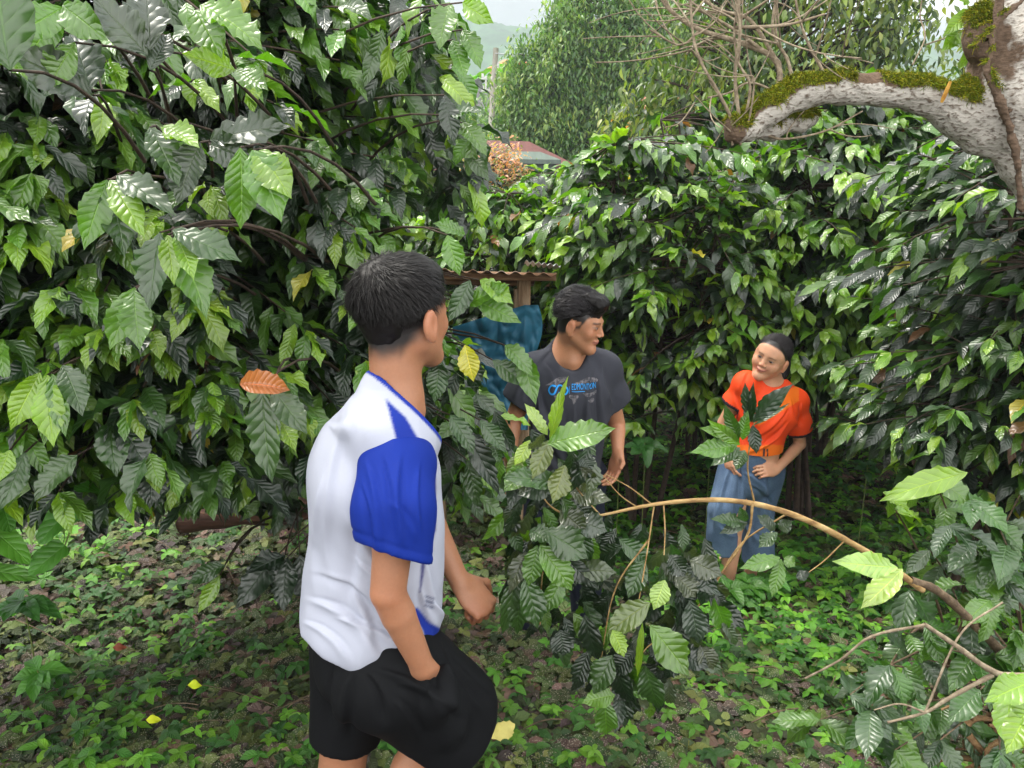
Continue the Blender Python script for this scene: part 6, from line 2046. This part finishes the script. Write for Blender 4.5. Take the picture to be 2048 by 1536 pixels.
# ---- the boy in the dark grey printed shirt
def boy_grey():
    Y0 = 3.1
    g0 = W(1130, 930, Y0)
    e = empty('person', (g0[0], Y0, float(ground_z(g0[0], Y0))), 'boy in dark grey printed T-shirt turning his head, standing behind the leafy bough', 'person')
    B = Body((-.26, 2.72, -.66), (.70, 3.42, 1.40), .0046)
    R = frame((.88, -.44, -.24), (.08, .0, 1))
    ho = W(1160, 646, 3.06)
    g = B.head(ho, R, .98)
    S = B.S
    c7 = W(1137, 700, 3.13)
    S.cone(g(0, -.036, -.04), c7 + np.array((.0, 0, -.02)), .050, .056, .03)
    S.cone(g(0, -.018, -.06), W(1143, 722, 3.06), .038, .045, .03)
    shR = W(1068, 745, 3.06); elR = W(1026, 842, 3.06); wrR = W(1020, 915, 2.98)
    shL = W(1205, 738, 3.16); elL = W(1234, 848, 3.2); wrL = W(1236, 905, 3.1)
    pel = W(1130, 945, 3.12)
    chest = (shR + shL) / 2 + np.array((0, 0, -.13))
    S.ell(chest, (.17, .115, .17), .04)
    S.cone(chest, pel, .13, .13, .05)
    S.cone(c7, shR, .05, .055, .05); S.cone(c7, shL, .05, .055, .05)
    B.arm(shR, elR, wrR, 1.0); B.arm(shL, elL, wrL, 1.0)
    B.hand(wrL, W(1226, 950, 3.06) - wrL, (.75, .55, .1), 1.0, (.35, .4, .3), thumb=1)
    B.hand(wrR, W(1022, 962, 2.96) - wrR, (-.9, -.3, .1), 1.0, (.4, .5, .3), thumb=-1)
    hR = pel + np.array((-.09, -.02, -.02)); hL = pel + np.array((.09, .02, -.02))
    gz = float(ground_z(g0[0], Y0))
    aR = np.array((hR[0] - .03, 3.08, gz + .09)); aL = np.array((hL[0] + .03, 3.18, gz + .09))
    kR = (hR + aR) / 2 + np.array((0, -.03, .02)); kL = (hL + aL) / 2 + np.array((0, -.02, .02))
    B.leg(hR, kR, aR); B.leg(hL, kL, aL)
    B.foot(aR, (-.1, -1, 0)); B.foot(aL, (.3, -1, 0))

    def hairfn(q):
        z0 = np.interp(q[:, 1], [-.12, -.05, -.01, .03, .05, .075], [-.06, -.06, -.03, -.005, .042, .056])
        return smooth01(-.010, .012, q[:, 2] - z0 + .004 * fnoise(q, 30, 2)) * smooth01(.088, .07, q[:, 1])
    B.finish(e, (.40, .19, .105), hairfn, lips=(.42, .15, .12))
    B.eyes(e, closed=.35, look=(0, -.001))
    hd = B.hd
    rng = np.random.RandomState(18)
    reg = lambda v: (v[:, 2] > np.interp(v[:, 1], [-.12, -.06, .0, .04, .085], [.0, .005, .03, .055, .072]))
    n = 5000
    P = scalp(rng, n, reg) * np.array((1.05, 1.05, 1.22))
    D = np.stack([P[:, 0] * 3, -.7 + .0 * P[:, 1], .35 - 3 * np.abs(P[:, 0])], 1) + rng.randn(n, 3) * .25
    V1, F1, C1 = strands('', e, hd, P, D, rng.uniform(.02, .045, n), .0014, .9, rng, (.022, .020, .022), .1, .2)
    hair_cap(e, hd, [((0, -.018, .050), (.081, .100, .082), .01), ((0, .018, .106), (.070, .078, .042), .02), ((0, -.05, .09), (.070, .066, .058), .02), ((0, .066, .098), (.054, .032, .032), .02)], rough=.005,
             cuts=[((0, .160, -.03), (.2, .100, .098), .01), ((.095, .004, -.012), (.036, .042, .050), .008), ((-.095, .004, -.012), (.036, .042, .050), .008), ((0, -.05, -.100), (.1, .1, .065), .01)], extra=[(V1, F1, C1)])

    GREY = (.035, .037, .048)
    T = SDF((-.28, 2.75, .30), (.72, 3.45, 1.14), .0052)
    T.ell(chest + np.array((0, -.005, .03)), (.185, .135, .17), .04)
    T.cone(chest + np.array((0, -.01, -.02)), W(1128, 935, 3.1), .150, .158, .05)
    T.ell(W(1095, 850, 3.08), (.13, .13, .14), .05)
    T.ell(W(1165, 850, 3.12), (.12, .13, .14), .05)
    for s_, el, q in ((shR, elR, 1), (shL, elL, -1)):
        T.ell(s_, (.072, .078, .065), .04)
        T.cone(s_, s_ + (el - s_) * .45, .070, .080, .04)
        T.cone(s_ + (el - s_) * .45, s_ + (el - s_) * .85 + np.array((-q * .012, -.01, 0)), .080, .082, .03)
    T.cone(c7 + np.array((0, .01, -.02)), c7 + np.array((0, -.01, -.07)), .075, .10, .04)
    T.cone(c7, shR, .055, .065, .05); T.cone(c7, shL, .055, .065, .05)
    # sleeve hems, body hem, neck
    for s_, el, q, f in ((shR, elR, 1, .66), (shL, elL, -1, .66)):
        p = s_ + (el - s_) * f
        n_ = nrm(nrm(el - s_) + np.array((-q * .25, -.05, 0)))
        gx = p[0] + q * .10
        if q > 0:
            T.cut(lambda X, Y, Z: np.where((X < W(1062, 790, 3.1)[0]), (X - p[0]) * n_[0] + (Y - p[1]) * n_[1] + (Z - p[2]) * n_[2], -1.0))
        else:
            T.cut(lambda X, Y, Z: np.where((X > W(1207, 800, 3.1)[0]), (X - p[0]) * n_[0] + (Y - p[1]) * n_[1] + (Z - p[2]) * n_[2], -1.0))
    T.plane(W(1128, 955, 3.1), (0, 0, -1))
    nc = W(1140, 707, 3.08)
    T.ell(nc + np.array((0, -.02, .03)), (.079, .088, .085), .0, sub=True)
    T.ell(W(1146, 705, 3.02), (.070, .070, .075), .015, sub=True)

    def fold(V, Nn):
        return drape(V, Nn, [(1090, 730, 1110, 800, -8, 8, .008), (1075, 770, 1140, 900, 16, 9, .012), (1070, 790, 1120, 930, 12, 8, -.010), (1185, 740, 1180, 880, 8, 8, .010), (1170, 800, 1165, 930, 5, 7, -.009), (1150, 810, 1150, 930, 3, 7, .008), (1135, 830, 1130, 930, 2, 6, -.007),
            (1205, 735, 1222, 810, 5, 7, .009), (1195, 760, 1200, 870, 3, 6, -.012), (1055, 745, 1030, 800, 3, 6, .007), (1068, 750, 1055, 800, 3, 5, -.008), (1100, 700, 1070, 730, 2, 6, .005), (1200, 880, 1165, 935, 3, 6, .008), (1085, 860, 1110, 940, 4, 6, .009)], 1.0, 4)
    mat = cloth_mat('grey_cotton', .9)
    ob, V, F = garment('shirt', e, T, mat, col=GREY, folds=fold, it=2)
    # neckband
    bvh = BVHTree.FromPolygons([tuple(v) for v in V], [tuple(int(i) for i in f) for f in F])

    # chest print: world map behind a round looped mark and the word, laid on the cloth
    def project(px, py):
        P = W(px, py, 2.0)
        d = Vector(P - np.array((0, 0, CAM_Z))).normalized()
        d = Vector((0.10, 1, -.05)).normalized()
        P = W(px, py, 3.0)
        hit = bvh.ray_cast(Vector(P) - d * .5, d, 1.2)
        return (np.array(hit[0]) + np.array(hit[1]) * .0022) if hit[0] is not None else None

    def strip(pts, wd, mat, name):
        """flat band along pixel points, draped on the shirt"""
        P = np.array(pts, float)
        Pp = spline(np.c_[P, np.zeros(len(P))], 10 * len(P))[:, :2]
        t = np.gradient(Pp, axis=0); t /= np.linalg.norm(t, axis=1)[:, None]
        nn = np.stack([-t[:, 1], t[:, 0]], 1)
        VV = []
        for p, q in zip(Pp, nn):
            for s_ in (-.5, 0, .5):
                h = project(*(p + q * wd * s_))
                if h is None: h = VV[-1] if VV else W(p[0], p[1], 2.95)
                VV.append(h)
        return np.array(VV), grid_faces(2, len(Pp) - 1)
    M_BLUE = noise_mat('blue_print', [(0, (.01, .23, .62)), (1, (.02, .30, .75))], 30, rough=.6, bump=.1)
    M_GRY = noise_mat('grey_print', [(.42, (.045, .045, .055)), (.6, (.16, .15, .165))], 60, rough=.8, bump=.1)
    bands = []
    bands.append(strip([(1112, 771), (1105, 769), (1100, 774), (1099, 780), (1103, 785), (1109, 784), (1112, 778), (1116, 771), (1122, 769), (1127, 773), (1127, 780), (1122, 784), (1117, 782)], 3.2, None, ''))
    bands.append(strip([(1127, 771), (1133, 772), (1136, 778), (1133, 784), (1128, 785)], 3.2, None, ''))
    V_ = []; F_ = []; o_ = 0
    for v, f in bands:
        V_.append(v); F_.append(f + o_); o_ += len(v)
    mesh_obj('logo', np.vstack(V_), np.vstack(F_), M_BLUE, e)
    # lettering
    cu = bpy.data.curves.new('lettering', 'FONT')
    cu.body = 'EDMONTON'
    cu.size = 1.0
    cu.resolution_u = 3
    tmp = bpy.data.objects.new('lettering_tmp', cu)
    COL.objects.link(tmp)
    dg = bpy.context.evaluated_depsgraph_get()
    me = bpy.data.meshes.new_from_object(tmp.evaluated_get(dg))
    bm = bmesh.new(); bm.from_mesh(me)
    bmesh.ops.triangulate(bm, faces=bm.faces)
    bmesh.ops.subdivide_edges(bm, edges=bm.edges, cuts=2, use_grid_fill=True)
    co = np.array([v.co[:] for v in bm.verts])
    w0, h0 = co[:, 0].max() - co[:, 0].min(), co[:, 1].max()
    VV = []
    for c in co:
        px = 1144 + (c[0] - co[:, 0].min()) / w0 * 47
        py = 776.5 - c[1] / h0 * 11
        h = project(px, py)
        VV.append(h if h is not None else VV[-1])
    FF = [tuple(v.index for v in f.verts) for f in bm.faces]
    bm.free()
    bpy.data.objects.remove(tmp)
    mesh_obj('lettering', np.array(VV), FF, M_BLUE, e, False)
    v, f = strip([(1139, 770), (1139, 784)], .8, None, '')
    v2, f2 = strip([(1144, 779.5), (1155, 780), (1170, 780)], 1.1, None, '')
    mesh_obj('print_line', np.vstack([v, v2]), np.vstack([f, f2 + len(v)]), M_BLUE, e)
    # continents as a few ragged blobs
    blobs = [([(1090, 769), (1100, 764), (1112, 757), (1124, 754), (1134, 754), (1131, 761), (1122, 765), (1116, 770), (1108, 772), (1100, 769)],), ([(1139, 786), (1148, 786), (1157, 787), (1155, 793), (1150, 801), (1147, 803), (1145, 795), (1139, 791)],),
             ([(1148, 765), (1158, 762), (1168, 758), (1178, 755), (1190, 758), (1196, 762), (1192, 766), (1180, 764), (1165, 766), (1152, 768)],), ([(1165, 783), (1176, 783), (1190, 784), (1194, 780), (1192, 787), (1180, 790), (1170, 788)],), ([(1176, 796), (1184, 794), (1188, 799), (1181, 803)],), ([(1108, 786), (1114, 789), (1120, 797), (1117, 806), (1113, 799)],)]
    for (pts,) in blobs:
        P = np.array(pts, float); c = P.mean(0)
        ring = spline(np.c_[np.vstack([P, P[:1]]), np.zeros(len(P) + 1)], 4 * len(P))[:, :2]
        VV = []
        ok = True
        for fr in (0, .35, .7, 1):
            for i, p in enumerate(ring):
                h = project(*(c + (p - c) * fr * (1 + .05 * math.sin(i * 2.7) * fr)))
                if h is None: ok = False; break
                VV.append(h + np.array((0, 1, 0)) * .0016)
        if ok: mesh_obj('map_print', np.array(VV), grid_faces(len(ring) - 1, 3), M_GRY, e, False)

    # trousers
    T = SDF((-.2, 2.8, -.62), (.62, 3.45, .56), .008)
    T.cone(pel + np.array((0, 0, .08)), pel, .135, .135, .03)
    for h_, k_, a_ in ((hR, kR, aR), (hL, kL, aL)):
        T.cone(h_, k_, .098, .078, .04); T.cone(k_, a_, .078, .07, .03)
    T.plane((0, 0, gz + .12), (0, 0, -1))
    garment('trousers', e, T, cloth_mat('navy_cotton', .85), col=(.012, .015, .028), folds=lambda V, Nn: .006 * fnoise(V, 5, 3))


boy_grey()


# ---- the girl in orange
def girl():
    Y0 = 3.8
    g0 = W(1490, 930, Y0)
    gz = float(ground_z(g0[0], Y0))
    e = empty('person', (g0[0], Y0, gz), 'smiling girl in bright orange sports shirt and blue jeans, head tilted, hand on hip', 'person')
    B = Body((.78, 3.4, -.90), (1.68, 4.15, 1.10), .0046)
    R = frame((-.64, -.76, -.05), (.44, -.05, 1))
    ho = W(1543, 714, 3.78)
    g = B.head(ho, R, .99, male=False)
    S = B.S
    
    c7 = W(1553, 776, 3.84)
    S.cone(g(0, -.025, -.05), c7, .042, .046, .03)
    S.cone(g(0, -.012, -.07), W(1542, 775, 3.80), .034, .040, .03)
    shR = W(1492, 768, 3.80); elR = W(1447, 845, 3.86); wrR = W(1455, 905, 3.80)
    shL = W(1590, 802, 3.84); elL = W(1600, 888, 3.88); wrL = W(1553, 940, 3.72)
    pel = W(1503, 935, 3.84)
    chest = (shR + shL) / 2 + np.array((-.01, 0, -.11))
    S.ell(chest, (.14, .10, .15), .04)
    S.cone(chest, pel, .11, .125, .05)
    S.cone(c7, shR, .04, .045, .05); S.cone(c7, shL, .04, .045, .05)
    B.arm(shR, elR, wrR, .88); B.arm(shL, elL, wrL, .88)
    B.hand(wrL, W(1515, 942, 3.66) - wrL, (.1, -.8, .6), .92, (.55, .8, .5), thumb=1)
    B.hand(wrR, W(1462, 950, 3.74) - wrR, (-.9, -.4, .1), .92, (.4, .5, .3), thumb=-1)
    hR = pel + np.array((-.08, 0, -.02)); hL = pel + np.array((.08, 0, -.02))
    aR = np.array((W(1455, 1150, 3.72)[0], 3.72, gz + .085)); aL = np.array((W(1500, 1150, 3.9)[0], 3.9, gz + .085))
    kR = W(1468, 1050, 3.74); kL = W(1515, 1050, 3.82)
    B.leg(hR, kR, aR, .92); B.leg(hL, kL, aL, .92)
    B.foot(aR, (-.2, -1, 0), .9); B.foot(aL, (.4, -.9, 0), .9)

    def hairfn(q):
        z0 = np.interp(q[:, 1], [-.12, -.04, .0, .04, .06, .085], [-.06, -.05, -.005, .040, .070, .090])
        return smooth01(-.006, .008, q[:, 2] - z0 - 0 * q[:, 0])
    SK = (0.53, 0.28, 0.17)
    B.finish(e, SK, hairfn, lips=(.50, .17, .14))
    B.eyes(e, closed=.1)
    hd = B.hd
    # teeth glimpse of the smile: a thin light strip between the lips
    rng = np.random.RandomState(28)
    reg = lambda v: v[:, 2] > np.interp(v[:, 1], [-.12, -.06, .0, .04, .06, .085], [-.02, -.01, .02, .06, .088, .11])
    n = 3500
    P = scalp(rng, n, reg)
    D = nrm(np.array((0, -.115, .0)) - P) + rng.randn(n, 3) * .05
    V1, F1, C1 = strands('', e, hd, P, D, rng.uniform(.03, .05, n), .0011, .10, rng, (.013, .011, .012), 0, .03)
    P3 = scalp(rng, 260, reg)
    D3 = nrm(np.array((0, -.115, .0)) - P3) + rng.randn(260, 3) * .5
    V3, F3, C3 = strands('', e, hd, P3, D3, rng.uniform(.02, .05, 260), .0005, .5, rng, (.012, .010, .010), 0, .25)
    V1 = np.vstack([V1, V3]); F1 = np.vstack([F1, F3 + len(C1)]); C1 = np.vstack([C1, C3])
    # ponytail
    PT = spline([g(0, -.10, .02), g(-.01, -.13, .0), g(-.05, -.12, -.05), g(-.075, -.085, -.10), g(-.075, -.06, -.16)], 14)
    V2, F2, _ = tubes([(PT, np.array([.018, .024, .03, .033, .033, .032, .031, .03, .028, .026, .023, .018, .012, .004]))], 14)
    V2 = V2 + vnormals(V2, F2) * (.003 * fnoise(V2, 30, 4))[:, None]
    C2 = np.tile(np.array((.014, .012, .013)), (len(V2), 1))
    hair_cap(e, hd, [((0, -.0155, .034), (.0775, .0975, .0838), .008), ((0, -.07, .01), (.058, .05, .06), .02)], rough=.0008,
             cuts=[((0, .150, .0), (.2, .105, .128), .003), ((.10, .012, -.03), (.03, .05, .05), .008), ((-.10, .012, -.03), (.03, .05, .05), .008), ((0, -.03, -.105), (.1, .1, .07), .01)], extra=[(V1, F1, C1), (V2, F2, C2)])

    OR = np.array((.78, .060, .008)); OR2 = np.array((.80, .15, .008)); BK = np.array((.012, .012, .02))
    T = SDF((.84, 3.5, .20), (1.66, 4.12, .95), .0050)
    T.ell(chest + np.array((0, -.005, .03)), (.158, .118, .15), .04)
    T.ell(chest + np.array((-.05, -.06, -.01)), (.07, .06, .06), .05)
    T.ell(chest + np.array((.06, -.05, -.02)), (.07, .06, .06), .05)
    T.cone(chest + np.array((-.01, 0, -.03)), pel + np.array((0, 0, .05)), .122, .142, .05)
    hem = {}
    for nme, s_, el, q in (('R', shR, elR, 1), ('L', shL, elL, -1)):
        T.ell(s_, (.060, .065, .055), .04)
        T.cone(s_, s_ + (el - s_) * .5, .058, .067, .035)
        T.cone(s_ + (el - s_) * .5, s_ + (el - s_) * .9, .067, .066, .03)
        f = .52 if nme == 'R' else .72
        p = s_ + (el - s_) * f
        n_ = nrm(el - s_)
        hem[nme] = (p, n_)
        if q > 0:
            T.cut(lambda X, Y, Z: np.where((X < W(1474, 790, 3.8)[0]), (X - p[0]) * n_[0] + (Y - p[1]) * n_[1] + (Z - p[2]) * n_[2], -1.0))
        else:
            T.cut(lambda X, Y, Z: np.where((X > W(1571, 850, 3.8)[0]), (X - p[0]) * n_[0] + (Y - p[1]) * n_[1] + (Z - p[2]) * n_[2], -1.0))
    T.cone(c7 + np.array((0, 0, -.02)), c7 + np.array((-.01, -.02, -.06)), .062, .08, .04)
    T.cone(c7, shR, .045, .05, .05); T.cone(c7, shL, .045, .05, .05)
    hemp = W(1505, 914, 3.72)
    T.plane(hemp, (-.05, 0, -1))
    T.ell(W(1545, 762, 3.8) + np.array((0, -.01, .03)), (.066, .075, .06), .0, sub=True)
    T.ell(W(1532, 768, 3.70), (.045, .06, .055), .012, sub=True)

    def fold(V, Nn):
        return drape(V, Nn, [(1470, 790, 1510, 870, 8, 6, .009), (1570, 820, 1500, 875, -8, 6, .012), (1572, 845, 1510, 895, -6, 5, -.010), (1560, 870, 1490, 905, -5, 5, .009), (1555, 790, 1500, 820, -6, 6, .008), (1480, 830, 1480, 905, -4, 5, .009), (1580, 800, 1595, 855, 3, 5, .008), (1600, 805, 1605, 850, 3, 4, -.006), (1495, 745, 1480, 790, 3, 5, .006), (1530, 880, 1520, 912, 2, 4, .007)], 1.0, 4)

    def colfn(V):
        dep = V[:, 1] * CP - (V[:, 2] - CAM_Z) * SP
        px = 1024 + FPX * V[:, 0] / dep
        py = 768 - FPX * (V[:, 1] * SP + (V[:, 2] - CAM_Z) * CP) / dep
        c = np.tile(OR, (len(V), 1))
        m = (np.abs((py - 818) + (px - 1545) * .62) < 17) & (px > 1515) & (px < 1598)
        c[m] = OR2
        c[(py > 890) & (px > 1455)] = OR2
        for nme, q in (('R', 1), ('L', -1)):
            p, n_ = hem[nme]
            d = (V - p) @ n_
            reg_ = (V[:, 0] < W(1474, 790, 3.8)[0]) if q > 0 else (V[:, 0] > W(1571, 850, 3.8)[0])
            c[(d > -.017) & reg_] = BK
        for x0 in (1528, 1535):
            c[(np.abs(px - x0) < 1.6) & (py > 897) & (V[:, 1] < 3.85)] = BK
        a = np.abs((px - 1562) + (py - 802) * .55)
        c[(a < 1.6) & (py > 788) & (py < 816)] = (.55, .5, .5)
        return c
    garment('shirt', e, T, cloth_mat('jersey_orange', .65, spec=.3), colfn, folds=fold, it=1)

    # wide cropped jeans
    T = SDF((.76, 3.45, -.72), (1.56, 4.12, .38), .0058)
    T.cone(pel + np.array((0, 0, .07)), pel + np.array((0, 0, -.02)), .128, .145, .03)
    T.ell(pel + np.array((0, 0, -.06)), (.150, .12, .12), .03)
    eR = W(1450, 1098, 3.74); eL = W(1512, 1122, 3.82)
    T.cone(hR, W(1446, 1020, 3.72), .102, .080, .008); T.cone(W(1446, 1020, 3.72), eR + (-.02, 0, -.05), .080, .084, .008)
    T.cone(hL, W(1516, 1030, 3.84), .100, .084, .008); T.cone(W(1516, 1030, 3.84), eL + (.015, 0, -.05), .084, .090, .008)
    xm = W(1478, 1070, 3.78)[0]
    T.cut(lambda X, Y, Z: np.where(X < xm, eR[2] - .01 - Z, eL[2] - .0 - Z))
    m, t, b, out = new_mat('denim')
    tcn = t.nodes.new('ShaderNodeTexCoord')
    n1 = N(t, 'ShaderNodeTexNoise'); n1.inputs['Scale'].default_value = 5; n1.inputs['Detail'].default_value = 6
    n2 = N(t, 'ShaderNodeTexNoise'); n2.inputs['Scale'].default_value = 160
    for q in (n1, n2): t.links.new(tcn.outputs['Object'], q.inputs['Vector'])
    f = math_n(t, 'ADD', math_n(t, 'MULTIPLY', n1.outputs['Fac'], 1.4), math_n(t, 'MULTIPLY', n2.outputs['Fac'], .5))
    t.links.new(mixc(t, math_n(t, 'SUBTRACT', f, .55), (.015, .040, .095), (.13, .20, .30)), b.inputs['Base Color'])
    b.inputs['Roughness'].default_value = .9
    def foldj(V, Nn):
        return drape(V, Nn, [(1460, 935, 1435, 1060, 5, 7, .012), (1480, 940, 1468, 1080, -5, 6, -.016), (1490, 945, 1540, 985, -5, 6, .012), (1500, 970, 1545, 1010, -4, 6, -.010), (1535, 950, 1535, 1080, 5, 7, .010), (1515, 1010, 1495, 1085, 4, 6, .012), (1440, 990, 1425, 1060, 4, 5, -.009), (1490, 1040, 1520, 1085, 3, 5, .010), (1440, 1050, 1470, 1075, 3, 5, .010)], 1.0, 9)
    garment('jeans', e, T, m, folds=foldj, it=2)


girl()
# ---------------------------------------------------------------- valley air
def haze():
    me = bpy.data.meshes.new('haze')
    V, F = [], []
    bx(V, F, (150, 700, 180), (4200, 1640, 600))
    V = np.array(V)
    V[:, 2] = np.where(V[:, 2] < 0, -14, 480)
    V[:, 1] = np.where(V[:, 1] < 100, -12, 1560)
    m = bpy.data.materials.new('haze')
    m.use_nodes = True
    t = m.node_tree
    t.nodes.clear()
    o = t.nodes.new('ShaderNodeOutputMaterial')
    v = t.nodes.new('ShaderNodeVolumePrincipled')
    v.inputs['Color'].default_value = (0.82, 0.90, 1.0, 1)
    v.inputs['Density'].default_value = HAZE
    t.links.new(v.outputs[0], o.inputs['Volume'])
    ob = mesh_obj('haze', V, F, m, None, False)
    tag(ob, kind='stuff')


HAZE = 0.0011
haze()
